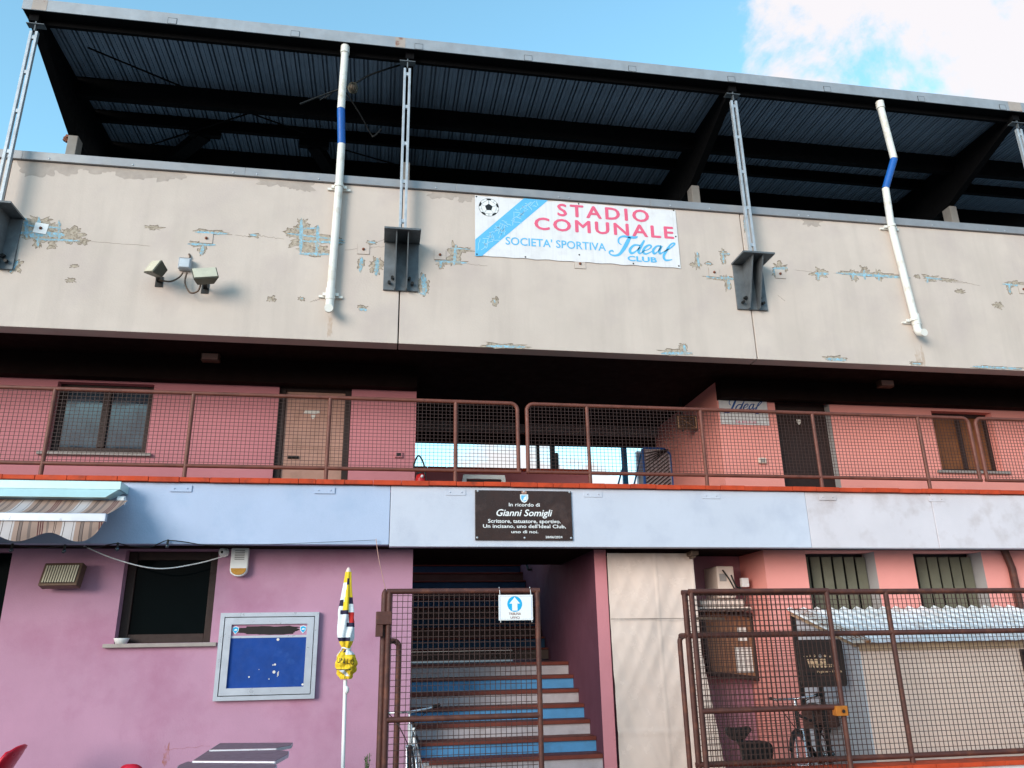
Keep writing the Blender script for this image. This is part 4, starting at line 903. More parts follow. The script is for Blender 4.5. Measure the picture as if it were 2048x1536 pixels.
# ------------------------------------------------------------------ closed parasol
Yp = 8.6
tp = at(697,1140,Yp); bt = at(688,1450,Yp); ax = (tp-bt).normalized(); base = bt+ax*((GZ-bt.z)/ax.z)
t = thing('closed_parasol', 'closed yellow and white parasol tied up on a white pole', 'parasol', base)
def pp(px, py): 
    z = at(px, py, Yp).z; k = (z-base.z)/ax.z; return base+ax*k
m = MB(); m.tube([base+Vector((0,0,.06)), pp(690,1360)], .019, 12); k_ = pp(689,1380); m.sphere(k_+Vector((.012,-.012,0)), .03, 0, 10, (1,.8,1.3)); m.build('pole', 'white', t)
m = MB(); m.tube([base, base+Vector((0,0,.07))], [.24,.2], 24); m.tube([base+Vector((0,0,.07)), base+Vector((0,0,.3))], .03, 12); m.build('base', 'asphalt', t)
m = MB(); m.tube([pp(697,1146), pp(697,1139), pp(697,1135)], [.03,.022,.008], 12); m.build('finial', 'cream', t)
cmat = bpy.data.materials.new('parasol_print'); 
m = MB(); prof = [(1144,.031),(1170,.043),(1200,.060),(1225,.074),(1250,.078),(1275,.070),(1290,.05),(1299,.028)]
prof2 = [(1299,.028),(1306,.066),(1316,.094),(1332,.096),(1344,.08),(1352,.066),(1358,.05)]
def fold(mb, prof, seed, sub_=6, NA=48):
    ring = []; zz = []
    P = []
    for i in range(len(prof)-1):
        for q in range(sub_):
            f = q/sub_; P.append((prof[i][0]+(prof[i+1][0]-prof[i][0])*f, prof[i][1]+(prof[i+1][1]-prof[i][1])*f))
    P.append(prof[-1]); vs = []
    for i, (py, r_) in enumerate(P):
        c = pp(692, py)+(Vector((-.012*math.sin((py-1144)/155*math.pi), 0, 0)) if seed == 0 else Vector((.004,0,0)))
        for j in range(NA):
            a = 2*math.pi*j/NA; fr_ = 1+(.2 if seed == 0 else .1)*math.sin(a*6+py*.03+seed+1.2*math.sin(py*.04))*min(1, r_/.06)+(.12 if seed == 0 else .30)*noise.noise(Vector((math.cos(a)*2, math.sin(a)*2, py*(.03 if seed == 0 else .09)+seed)))+(0 if seed == 0 else .12*noise.noise(Vector((math.cos(a)*5, math.sin(a)*5, py*.2))))
            vs.append(c+Vector((math.cos(a)*r_*fr_, math.sin(a)*r_*fr_, 0)))
    n_ = len(P)
    for i in range(n_-1):
        for j in range(NA):
            a = 2*math.pi*(j+.5)/NA; py = P[i][0]; front = a > math.pi; u = math.cos(a)   # u -1..1 across front
            if seed == 0:
                mi = 1
                if py < 1165: mi = 0
                elif py < 1222 and u > (py-1165)/57*-.5-.1+.0 and u < .55: mi = 0
                elif py < 1200 and u > .1: mi = 0
                if py > 1282: mi = 0
                if 1154 < py < 1166 and -.1 < u < .5: mi = 2
                if 1196 < py < 1211 and u < -.45: mi = 2
                if 1219 < py < 1226 and -.7 < u < .4: mi = 2
                if 1192 < py < 1206 and u > .55: mi = 2
                if 1224 < py < 1252 and u > .45+(1252-py)*-.004+.1: mi = 3
                if 1245 < py < 1254 and u > .1: mi = 2
                if 1272 < py < 1282 and u < .45: mi = 2
            else:
                mi = 0
                if py < 1308 and u > -.1: mi = 1
                if py < 1304 and -.6 < u < -.1: mi = 2
                if 1338 < py < 1352 and abs(u+.1-(py-1345)*.05) < .28: mi = 1
                if 1336 < py < 1339 and u < .5: mi = 2
            mb.add([vs[i*NA+j], vs[i*NA+(j+1)%NA], vs[(i+1)*NA+(j+1)%NA], vs[(i+1)*NA+j]], [(0,3,2,1)], mi, True)
fold(m, prof, 0); fold(m, prof2, 5)
cm_ = m.build('canopy', ['yellow', 'white_fab', 'navy', 'red_fab'], t)
m = MB(); m.tube([pp(692,1297)+Vector((math.cos(a)*.045, math.sin(a)*.045, .008*math.sin(a*2))) for a in [i*math.pi/10 for i in range(21)]], .007, 6); m.bar(pp(692,1297)+Vector((-.04,-.03,0)), pp(680,1312)+Vector((-.09,-.05,0)), .006, .006); m.build('tie_cord', 'white', t)
m = MB(); c = pp(692,1323); 
text(m, 'UN.LO', -1, 1, 0, .05, 0, 0, .02); 
m.v = [Vector((c.x+math.sin(v.x*.9)*.108, c.y-math.cos(v.x*.9)*.108-.004, c.z-.02+v.z-.012*v.x)) for v in m.v]; m.build('print_lettering', 'black', t)
# ------------------------------------------------------------------ furniture at the bottom edge
def folding_table(label, corners, z, dz):
    P = [atZ(px, py, z) for px, py in corners]; c = sum(P, Vector())/len(P)
    t = thing('cafe_table', label, 'table', (c.x, c.y, GZ), 'brown cafe tables')
    k = len(P); m = MB(); m.add([p for p in P]+[p-Vector((0,0,.03)) for p in P], [tuple(range(k)), tuple(range(2*k-1,k-1,-1))]+[(i, (i+1)%k, (i+1)%k+k, i+k) for i in range(k)])
    me = m.build('table_top', 'table', t)
    bm = bmesh.new(); bm.from_mesh(me.data); bmesh.ops.recalc_face_normals(bm, faces=bm.faces); bm.to_mesh(me.data); bm.free()
    m = MB()
    for i in range(k): m.bar(P[i]-Vector((0,0,.016)), P[(i+1)%k]-Vector((0,0,.016)), .012, .026)
    m.build('edge_band', 'alu', t)
    m = MB(); m.tube([(c.x,c.y,GZ+.03),(c.x,c.y,z-.032)], .035, 12); m.build('pedestal', 'black', t)
    for a in (.4, 1.97, 3.54, 5.11):
        m = MB(); m.bar((c.x,c.y,GZ+.05),(c.x+.3*math.cos(a),c.y+.3*math.sin(a),GZ+.02), .05, .035); m.build('foot', 'black', t)
folding_table('brown rectangular cafe table with pale edge, farthest of three by the wall', [(440,1486),(585,1485),(582,1490),(552,1496),(420,1499)], .78, 0)
folding_table('brown rectangular cafe table with pale edge, middle of three', [(418,1500),(545,1499),(577,1502),(576,1508),(550,1522),(386,1521)], .765, 0)
folding_table('brown rounded cafe table, nearest of three at the bottom edge', [(375,1523),(540,1524),(553,1530),(530,1560),(340,1560),(358,1530)], .75, 0)
def red_chair(label, pts, Y, w):
    P = [at(px, py, Y) for px, py in pts]; t = thing('red_chair', label, 'chair', (P[0].x, Y, GZ), 'red plastic chairs')
    m = MB(); top, mid = P[0], P[1]; d = (mid-top); q = mid+d*1.2
    vs = []
    for i in range(9):
        f = i/8; c = top.lerp(mid, min(1, f*1.4)) if f < .72 else mid+(d*((f-.72)*2.2)); c = top+d*(f*1.9)+Vector((-.06*f*f*0, 0, 0)); ww = w*(.75+.25*min(1, f*4))
        for j in range(7):
            g_ = j/6-.5; vs.append(c+Vector((.05*(1-4*g_*g_), g_*ww, -.04*abs(g_*2)**3*(1 if i == 0 else 0))))
    m.add(vs, [(i*7+j, i*7+j+1, (i+1)*7+j+1, (i+1)*7+j) for i in range(8) for j in range(6)], 0, True)
    o = m.build('backrest', 'red_plastic', t); sm = o.modifiers.new('solid', 'SOLIDIFY'); sm.thickness = .025; sm.offset = 0
    b_ = top+d*1.9; m = MB(); m.box(b_.x-.42 if d.x < 0 else b_.x, b_.x if d.x < 0 else b_.x+.42, Y-w/2, Y+w/2, .43, .46); m.build('seat', 'red_plastic', t, .012)
    for sx in (0, 1):
        for sy in (-1, 1):
            X = (b_.x-.40+.38*sx) if d.x < 0 else b_.x+.02+.38*sx; m = MB(); m.bar((X, Y+sy*w*.42, .43), (X, Y+sy*w*.46, GZ), .035, .035); m.build('leg', 'red_plastic', t)
red_chair('red plastic chair with leaning back at the left bottom corner', [(38,1490),(8,1534)], 9.2, .46)
# second chair, seen end on
c = at(263,1527,7.6); t = thing('red_chair', 'dark red plastic chair whose top edge just shows left of the cafe tables', 'chair', (c.x, 7.6, GZ), 'red plastic chairs')
m = MB(); vs = []
for i in range(8):
    f = i/7
    for j in range(9):
        g_ = j/8-.5; vs.append((c.x+g_*.17*(1+.9*f), 7.6-.12*f-.03*(1-4*g_*g_), c.z-(c.z-.45)*f-.03*(abs(g_)*2)**3*(1-f)))
m.add(vs, [(i*9+j, (i+1)*9+j, (i+1)*9+j+1, i*9+j+1) for i in range(7) for j in range(8)], 0, True); o = m.build('backrest', 'red_plastic', t); s = o.modifiers.new('solid', 'SOLIDIFY'); s.thickness = .025
m = MB(); m.box(c.x-.2, c.x+.2, 7.06, 7.48, .43, .455); m.build('seat', 'red_plastic', t, .012)
for sx in (-1, 1):
    for yy in (7.1, 7.45): m = MB(); m.bar((c.x+sx*.17,yy,.43),(c.x+sx*.2,yy,GZ), .035, .035); m.build('leg', 'red_plastic', t)
# weed
t = thing('weed', 'small green weed growing at the foot of the mauve wall by the gate', 'plant', at(735,1530,8.9))
c = at(735,1530,8.9); m = MB(); m2 = MB(); rr = random.Random(5)
for i in range(5):
    tip = c+Vector((rr.uniform(-.07,.07), rr.uniform(-.04,.04), rr.uniform(.02,.13))); b0 = Vector((c.x, c.y, GZ)); m2.tube([b0, b0.lerp(tip,.6)+Vector((0,0,.02)), tip], .004, 5)
    for k in range(16):
        p_ = b0.lerp(tip, .55+.45*k/16); a = rr.uniform(0,6.3); L_ = rr.uniform(.02,.05); d = Vector((math.cos(a), math.sin(a), rr.uniform(.1,.6)))*L_; s_ = Vector((-math.sin(a), math.cos(a), 0))*.008
        m.add([p_, p_+d*.5+s_, p_+d, p_+d*.5-s_], [(0,1,2,3)])
m.build('leaves', 'leaf', t); m2.build('stem', 'leaf', t)
# ------------------------------------------------------------------ gates and fence
def mesh_panel(mb, xa, xb, za, zb, Y, px=.05, pz=.055, w=.0029):
    x = xa
    while x < xb: mb.box(x-w, x+w, Y-w, Y+w, za, zb); x += px
    z = za+.02
    while z < zb: mb.box(xa, xb, Y+w*1.2, Y+w*3, z-w, z+w); z += pz
YG = 8.0
gx0, gx1 = at(779,1182,YG).x, at(1074,1182,YG).x; gz1 = at(930,1182,YG).z; gzm = at(930,1435,YG).z
t = thing('entrance_gate', 'dark brown mesh gate leaf standing in front of the blue and white stairs', 'gate', (gx0, YG, GZ))
r = .026
m = MB(); m.tube([(gx0,YG,GZ+.08),(gx0,YG,gz1)], r, 12); m.tube([(gx1,YG,GZ+.08),(gx1,YG,gz1)], r, 12); m.tube([(gx0-r,YG,gz1),(gx1+r,YG,gz1)], r, 12); m.tube([(gx0,YG,gzm),(gx1,YG,gzm)], r, 12); m.tube([(gx0,YG,GZ+.1),(gx1,YG,GZ+.1)], r, 12); m.build('frame', 'gate', t)
m = MB(); mesh_panel(m, gx0+.03, gx1-.03, GZ+.12, gz1-.02, YG); m.build('wire_mesh', 'wire', t)
c = at(762,1245,YG); m = MB(); m.box(c.x-.045, c.x+.1, YG-.04, YG-.028, c.z-.02, c.z+.1); m.box(c.x-.05, c.x+.02, YG-.03, YG+.03, c.z-.13, c.z+.1); m.build('hinge', 'gate', t, .004)
t = thing('gate_post', 'dark brown rounded gate post left of the stair gate', 'post', (gx0-.08, YG+.05, GZ), 'brown gate posts')
m = MB(); X = at(767,1300,YG+.06).x-.005; m.tube([(X,YG+.06,GZ),(X,YG+.06,gz1-.03),(X,YG+.06,gz1+.0),(X,YG+.06,gz1+.03)], [.032,.032,.026,.008], 14); m.build('tube', 'gate', t)
lx = at(795,1400,YG+.5).x; zl = at(785,1282,YG+.5).z
m = MB(); m.tube([(X,YG+.06,zl)]+[Vector((X,YG+.3,zl))]+arc((lx-.06,YG+.5,zl-.06), .06, math.pi/2, 0, 5, (1,0,0), (0,0,1))+[(lx,YG+.5,GZ)], .028, 10); m.build('hoop', 'gate', t)
# notice hung on the gate
a, b = at(997,1190,YG-.05), at(1066,1240,YG-.05)
t = thing('hanging_notice', 'white laminated sign with blue arrow tied to the stair gate', 'sign', ((a.x+b.x)/2, YG-.05, b.z))
m = MB(); m.box(a.x, b.x, YG-.052, YG-.048, b.z, a.z); m.build('sheet', 'white', t)
m = MB(); k = .012
for p, q in (((a.x+k,a.z-k),(b.x-k,a.z-k)),((a.x+k,b.z+k),(b.x-k,b.z+k)),((a.x+k,a.z-k),(a.x+k,b.z+k)),((b.x-k,a.z-k),(b.x-k,b.z+k))): m.bar((p[0],YG-.053,p[1]), (q[0],YG-.053,q[1]), .005, .001)
m.build('border', 'band_blue', t)
m = MB(); cx = (a.x+b.x)/2-.01; cz = at(1031,1208,YG-.05).z; rr_ = .074
m.add([(cx+rr_*math.cos(i*math.pi/16), YG-.0535, cz+rr_*math.sin(i*math.pi/16)) for i in range(32)], [tuple(range(32))], 0)
k = rr_; m.add([(cx+x*k, YG-.0545, cz+z*k) for x, z in ((-.36,-.85),(.36,-.85),(.36,.05),(.72,.05),(0,.9),(-.72,.05),(-.36,.05))], [(0,1,2,6),(3,4,5)], 1); m.build('arrow_symbol', ['cyan', 'white'], t)
m = MB(); z_ = at(1031,1230,YG-.05).z; text(m, 'TRIBUNA', cx-.06, cx+.06, z_, .024, YG-.0535, 0, .01); z_ = at(1031,1237,YG-.05).z; text(m, 'UFFICI', cx-.045, cx+.045, z_-.002, .022, YG-.0535, 0, .01); m.build('lettering', 'sign_brown', t)
m = MB()
for X in (a.x+.015, b.x-.015): m.tube([(X,YG-.05,a.z-.01),(X,YG-.035,gz1-.01),(X,YG,gz1+.035),(X,YG+.035,gz1)], .003, 5); m.tube([(X,YG-.05,b.z+.01),(X+.005,YG-.05,b.z-.02)], .003, 5)
m.build('tie', 'white', t)
# right leaf folded back and fixed fence
YL, YFn = 8.05, 8.25
lx0, lx1 = at(1392,1300,YL).x, at(1676,1350,YL).x; lzt = at(1520,1182,YL).z; lzm = at(1550,1418,YL).z
t = thing('folded_gate', 'dark brown mesh gate leaf folded back against the fence, with orange lock', 'gate', (lx0, YL, GZ))
m = MB(); 
for X in (lx0, lx1): m.tube([(X,YL,GZ+.08),(X,YL,lzt)], r, 12)
m.tube([(lx0-r,YL,lzt),(lx1+r,YL,lzt)], r, 12); m.tube([(lx0,YL,lzm),(lx1,YL,lzm)], r, 12); m.tube([(lx0,YL,GZ+.1),(lx1,YL,GZ+.1)], r, 12); m.build('frame', 'gate', t)
m = MB(); mesh_panel(m, lx0+.03, lx1-.03, GZ+.12, lzt-.02, YL); m.build('wire_mesh', 'wire', t)
c = at(1684,1422,YL-.03); m = MB(); m.box(c.x-.075, c.x+.055, YL-.05, YL+.03, c.z-.045, c.z+.05); m.tube([(c.x,YL-.052,c.z),(c.x,YL-.062,c.z)], .018, 10, 1); m.build('lock', ['orange_lock', 'black'], t, .004)
t = thing('mesh_fence', 'dark brown mesh fence panel on a low tiled wall, in front of the cream shed', 'fence', (lx0, YFn, GZ))
fz1 = at(1850,1182,YFn).z; fzm = at(1850,1264,YFn).z; fzb = at(1850,1510,YFn).z; fx0 = at(1378,1300,YFn).x; fx2 = at(1796,1340,YFn).x
for X, nm in ((fx0,'post'),(fx2,'post'),(fx2+3.2,'post')):
    m = MB(); m.tube([(X,YFn,.4 if X > fx0 else GZ),(X,YFn,fz1)], .028, 12); m.build('post', 'gate', t)
for z in (fz1, fzm, fzb):
    m = MB(); m.tube([(fx0-.028,YFn,z),(XR,YFn,z)], .028, 12); m.build('rail', 'gate', t)
m = MB(); mesh_panel(m, fx0+.03, 11, fzb, fz1, YFn-.01, .052, .052); m.build('wire_mesh', 'wire', t)
lxh = at(1369,1400,YFn+.35).x; zl = at(1372,1272,YFn+.35).z
m = MB(); m.tube([(fx0,YFn,zl)]+[Vector((fx0-.0,YFn+.2,zl))]+arc((lxh+.06,YFn+.35,zl-.06), .06, math.pi/2, math.pi, 5, (1,0,0), (0,0,1))+[(lxh,YFn+.35,GZ)], .028, 10); m.build('hoop', 'gate', t)
t = thing('low_wall', 'low white wall topped with red clay tiles below the mesh fence', 'wall', (lx0+1, YFn, GZ))
cz_ = fzb-.07
m = MB(); m.box(lx0+.12, XR, YFn-.11, YFn+.11, GZ-.02, cz_-.045); m.build('wall_body', 'band_white', t)
m = MB(); x = lx0+.1
while x < XR: m.box(x+.002, x+.265, YFn-.15, YFn+.15, cz_-.043, cz_+rnd.uniform(0,.004)); x += .268
m.build('coping_tile', 'terracotta', t, .004)
# ------------------------------------------------------------------ recess: tarp, AC unit, board, pipe, lamp
Yt = 9.97
tx0 = SX1+.158
m = MB(); nx, nz_ = 60, 80; vs = []
rr = random.Random(2)
for k in range(nz_+1):
    f = k/nz_; z = ZB0-.02+(GZ+.02-ZB0)*f; xr = at(1402+30*max(0, (f-.45)/.55), 1300, Yt).x
    xl = tx0+.012*noise.noise(Vector((0, 0, z*4)))+.02*f
    for i in range(nx+1):
        g_ = i/nx; x = xl+(xr-xl)*g_
        w = .03*noise.noise(Vector((x*2.2, z*.9, 4)))+.007*noise.noise(Vector((x*7+z*2.5, z*2, 1)))+.011*abs(noise.noise(Vector(((x-z*.45)*5, 2, z*.6))))+.0025*noise.noise(Vector((x*18+z*9, z*9, 1)))
        for zz_, xx_ in ((1.15,0),(.62,0),(1.72,0)):
            w -= .007*math.exp(-((z-zz_)/.012)**2)
        w -= .006*math.exp(-((x-3.55)/.012)**2)+.006*math.exp(-((x-4.05)/.012)**2)
        vs.append((x, Yt-.01+w*1.1, z))
m.add(vs, [(k*(nx+1)+i, (k+1)*(nx+1)+i, (k+1)*(nx+1)+i+1, k*(nx+1)+i+1) for k in range(nz_) for i in range(nx)], 0, True)
t = thing('plastic_sheet', 'milky creased plastic sheet hung over the recess right of the stairs', 'sheet', (3.6, Yt, GZ))
m.build('sheet', 'tarp', t)
m = MB(); z_ = at(1300,1237,Yt-.05).z; m.bar((tx0,Yt-.045,z_),(tx0+1.1,Yt-.045,z_-.003), .004, .006); m.bar((tx0+1.1,Yt-.045,z_-.003),(tx0+1.5,Yt-.05,z_-.015), .004, .03); m.build('seam', 'lamp_body', t)
a, b = at(1428,1120,10.4), at(1462,1176,10.4)
t = thing('air_conditioner', 'white air conditioner unit with exposed pipes in the dark recess', 'air conditioner', ((a.x+b.x)/2, 10.4, 2.2))
bx_ = at(1380,1220,10.35).x
m = MB(); m.box(a.x-.02, b.x+.02, 10.3, YR-.002, 2.2, 2.62); m.build('casing', 'cream', t, .015)
m = MB(); m.box(a.x-.3, b.x+.12, 10.28, YR-.003, 2.09, 2.18); m.box(a.x-.35,b.x+.2,10.25,YR-.003,2.03,2.086,1); m.build('indoor_unit', ['cream','black'], t, .02)
m = MB(); c = at(1490,1165,10.35); m.box(c.x-.05, c.x+.05, 10.33, 10.4, c.z-.06, c.z+.06); m.build('isolator_box', 'white', t, .006)
m = MB(); cable(m, [at(1492,1178,10.36), at(1490,1205,10.36), at(1480,1215,10.36), at(1462,1190,10.3)], .008); cable(m, [at(1445,1140,10.28), at(1458,1158,10.28), at(1470,1180,10.28)], .01); cable(m, [at(1462,1150,10.3), at(1472,1172,10.3), at(1482,1176,10.3)], .012); m.build('pipe', 'black', t)
m = MB(); m.box(at(1437,1130,10.29).x, at(1450,1130,10.29).x, 10.292, 10.299, 2.42, 2.52); m.box(a.x+.06, b.x-.02, 10.293, 10.299, 2.24, 2.32); m.build('label_plate', 'marble', t)
# hanging notice cabinet
A = [at(1402,1217,10.55), at(1510,1232,10.55), at(1522,1358,10.55), at(1418,1347,10.55)]
t = thing('wooden_notice_cabinet', 'brown framed cork notice cabinet with papers, hung crooked behind the folded gate', 'notice board', A[3])
def quadmb(mb, Q, y0, y1, mi=0): mb.prism([(p.x, p.z) for p in Q], y0, y1, mi)
ce = sum(A, Vector())/4
m = MB(); quadmb(m, A, 10.56, YR-.002); m.build('back_board', 'wood_board', t)
m = MB()
for i in range(4):
    p, q = A[i], A[(i+1)%4]; m.bar(Vector((p.x,10.545,p.z)), Vector((q.x,10.545,q.z)), .06 if i != 1 else .12, .05, up=(0,1,0))
m.build('frame', 'brown_wood', t, .006)
m = MB()
for (x0,y0,x1,y1) in ((1474,1255,1496,1282),(1470,1295,1508,1345)):
    p, q = at(x0,y0,10.55), at(x1,y1,10.55); m.box(p.x, q.x, 10.552, 10.557, q.z, p.z)
m.build('paper', 'paper', t)
# white conduit
t = MB(); P = [at(1494,1214,10.7), at(1530,1212,10.7)]; x_ = at(1532,1240,10.7).x
t.tube([P[0], Vector((x_-.03,10.7,P[1].z)), Vector((x_,10.7,P[1].z-.03)), Vector((x_,10.7,GZ))], .016, 10)
tag(t.build('white_conduit', 'white'), 'thin white pipe bent down the recess wall beside the shed', 'pipe')
m = MB(); c = at(1536,1378,10.7); m.box(c.x-.02,c.x+.03,10.68,10.74,c.z-.02,c.z+.05); m.tube([(c.x+.01,10.67,c.z-.02),(c.x+.02,10.66,c.z-.06),(c.x+.07,10.66,c.z-.07)], .012, 8)
tag(m.build('wall_tap', 'black'), 'small dark tap on the recess wall below the brown cabinet', 'tap')
t = thing('batten_lamp', 'unlit tube lamp fixed under the dark ceiling above the plastic sheet', 'lamp', (3.5, 10.3, 2.75))
p, q = atZ(1312,1134,2.73), atZ(1390,1106,2.73); p = Vector((p.x, min(p.y,10.85), 2.735)); q = Vector((q.x, max(9.68, q.y), 2.735))
m = MB(); m.bar(p, q, .1, .06); m.build('housing', 'lamp_body', t, .012)
m = MB(); m.tube([p.lerp(q,.04)+Vector((0,0,-.04)), p.lerp(q,.96)+Vector((0,0,-.04))], .022, 10); m.build('tube', 'lamp_body', t)
# ------------------------------------------------------------------ shed
sx0, sy0 = 5.40, 8.66
t = thing('cream_shed', 'cream lean-to shed with white corrugated roof and rusty edge, behind the mesh fence', 'shed', (7, 9.3, GZ))
m = MB(); m.add([(sx0,sy0,GZ),(sx0,9.99,GZ),(sx0,9.99,1.93),(sx0,sy0,1.56),(sx0+.03,sy0,GZ),(sx0+.03,9.99,GZ),(sx0+.03,9.99,1.93),(sx0+.03,sy0,1.56)], [(0,3,2,1),(4,5,6,7),(0,4,7,3),(1,2,6,5)])
m.build('side_panel', 'shed_side', t)
m = MB(); m.box(sx0+.03, 9.6, sy0-.006, sy0+.03, GZ, 1.513)
z = .1
while z < 1.45: m.box(sx0+.10, 8.3, sy0-.0105, sy0-.0065, z, z+.052); z += .058
m.build('front_shutter', 'cream', t, .0)
m = MB(); m.box(sx0+.02, 9.62, sy0-.025, sy0+.04, 1.515, 1.60); m.bar((sx0-.03,sy0-.03,1.585),(sx0-.03,9.99,1.985), .04, .05); m.build('eave_trim', 'trim', t)
m = MB(); m.bar((sx0-.03,9.98,GZ),(sx0-.03,9.98,1.95), .05, .05); m.build('corner_post', 'black', t)
m = MB(); vs = []; x = sx0-.1; n = 0
prof = []
while x < 9.7:
    prof += [(x,0),(x+.05,.028),(x+.1,.0),(x+.17,0.0)]; x += .19
for px_, h in prof: vs += [(px_, sy0-.1, 1.60+h*.2), (px_, 9.985, 2.03+h*1.3)]
m.add(vs, [(2*i, 2*i+2, 2*i+3, 2*i+1) for i in range(len(prof)-1)]); m.build('roof', 'polycarb', t)
m = MB(); m.box(sx0-.1, sx0+.12, sy0-.1, sy0-.095, 1.6, 1.63)
for k in range(5):
    m.add([(sx0-.095+k*.05, sy0-.09, 1.6325),(sx0-.06+k*.05,sy0-.09,1.6325),(sx0-.07+k*.04,9.9,2.045),(sx0-.09+k*.04,9.9,2.045)], [(0,1,2,3)])
m.build('rust_streak', mat('rusty_roof_edge', '#9a6a48', .9, .3, 12, c2='#d9d2c8', c2amt=.9, c2scale=9, c2lo=.45, c2hi=.55), t)
# WIFI sign on a pole
Yq = 8.75
a, b = at(1590,1280,Yq), at(1678,1280,Yq); cb = at(1640,1374,Yq)
t = thing('wifi_sign', 'dark rounded WI-FI area sign on a pole between folded gate and shed', 'sign', ((a.x+b.x)/2, Yq, GZ))
def rrect(x0, x1, z0, z1, r): 
    P = []
    for cx, cz, a0 in ((x1-r,z1-r,0),(x0+r,z1-r,math.pi/2),(x0+r,z0+r,math.pi),(x1-r,z0+r,1.5*math.pi)):
        P += [(cx+r*math.cos(a0+i*math.pi/12), cz+r*math.sin(a0+i*math.pi/12)) for i in range(7)]
    return P
m = MB(); m.prism(rrect(a.x+.02, b.x+.03, cb.z, a.z, .04), Yq, Yq+.03); m.build('board', 'wifi', t)
m = MB(); X0 = at(1616,1330,Yq).x; z_ = at(1630,1335,Yq).z; text(m, 'WI-FI', X0, at(1651,1330,Yq).x, z_, .09, Yq-.002, 0, .09); text(m, 'area', at(1653,1330,Yq).x+.01, at(1679,1330,Yq).x, z_, .05, Yq-.002, 0, .0)
z_ = at(1650,1345,Yq).z; text(m, 'Figline - Incisa', at(1634,1344,Yq).x, at(1684,1344,Yq).x, z_, .024, Yq-.002, 0, .02)
for px, rad in ((1608,.005),(1614,.007),(1620,.010),(1629,.013),(1650,.014),(1660,.009),(1667,.007)):
    c = at(px, 1313-(1.5 if 1615 < px < 1660 else 0), Yq-.002); m.add([(c.x+rad*math.cos(i*math.pi/8), Yq-.002, c.z+rad*math.sin(i*math.pi/8)) for i in range(16)], [tuple(range(16))])
m.build('lettering', 'peach', t)
m = MB(); c = at(1640,1312,Yq-.002); m.add([(c.x+.02*math.cos(i*math.pi/8), Yq-.0025, c.z+.02*math.sin(i*math.pi/8)) for i in range(16)], [tuple(range(16))]); m.build('grey_dot', 'marble', t)
m = MB(); c = at(1622,1351,Yq); m.prism(rrect(c.x-.07,c.x+.07,c.z-.025,c.z+.025,.02), Yq-.003, Yq-.001); m.build('dark_label', 'black', t)
m = MB(); m.box((a.x+b.x)/2-.02, (a.x+b.x)/2+.02, Yq+.031, Yq+.07, GZ, cb.z+.2); m.build('pole', 'black', t)
# brown rain pipe at right
t = MB(); X = at(2030,1170,9.95).x; t.tube([(X,9.94,GZ),(X,9.94,2.55),(X-.06,9.94,2.8)], .05, 12)
tag(t.build('brown_rainpipe', 'gate'), 'dark brown rain pipe on the salmon wall at the right edge', 'drainpipe')
m = MB(); c = at(2046,1330,8.64); m.box(c.x-.01, c.x+.3, 8.6, 8.64, GZ, 1.5)
tag(m.build('dark_shed_door', 'slot_dark', t if False else None), 'dark door edge at the right end of the cream shed front', 'door')
# ------------------------------------------------------------------ black chair
def wheel(mb, c, r, ax_u, ax_v, rt=.02, spokes=18):
    mb.tube([c+(ax_u*math.cos(i*math.pi/16)+ax_v*math.sin(i*math.pi/16))*r for i in range(33)], rt, 8)
c = at(1492,1500,9.4); hx = at(1487,1455,9.4)
t = thing('black_chair', 'black swivel chair with winged backrest turned toward the recess wall', 'chair', (c.x, 9.4, GZ))
zc = lambda x, y: at(1380+x*340/2048, 1400+y*136/819, 9.4)
Q = [(420,330),(450,318),(560,335),(690,310),(730,340),(735,370),(690,420),(655,475),(560,500),(500,480),(430,410),(418,370)]
m = MB(); m.prism([(zc(*q).x, zc(*q).z) for q in Q], 9.37, 9.42); m.build('headrest', 'black', t, .012)
Q = [(520,470),(640,480),(800,478),(900,490),(950,530),(960,600),(955,720),(600,720),(585,620),(570,560)]
m = MB(); m.prism([(zc(*q).x, zc(*q).z) for q in Q], 9.3, 9.36); m.build('backrest', 'black', t, .014)
zs = zc(700,725).z; xm = zc(770,700).x
m = MB(); m.box(xm-.24, xm+.24, 8.95, 9.29, zs-.08, zs-.0); m.build('seat', 'black', t, .025)
m = MB(); m.tube([(xm,9.15,zs-.08),(xm,9.15,GZ+.12)], .03, 10); m.build('stem', 'black', t)
for i in range(5):
    a = i*2*math.pi/5; m = MB(); m.bar((xm,9.15,GZ+.12),(xm+.24*math.cos(a),9.15+.24*math.sin(a),GZ+.05), .04, .03); m.sphere((xm+.24*math.cos(a),9.15+.24*math.sin(a),GZ+.027), .027, 0, 8); m.build('leg', 'black', t)
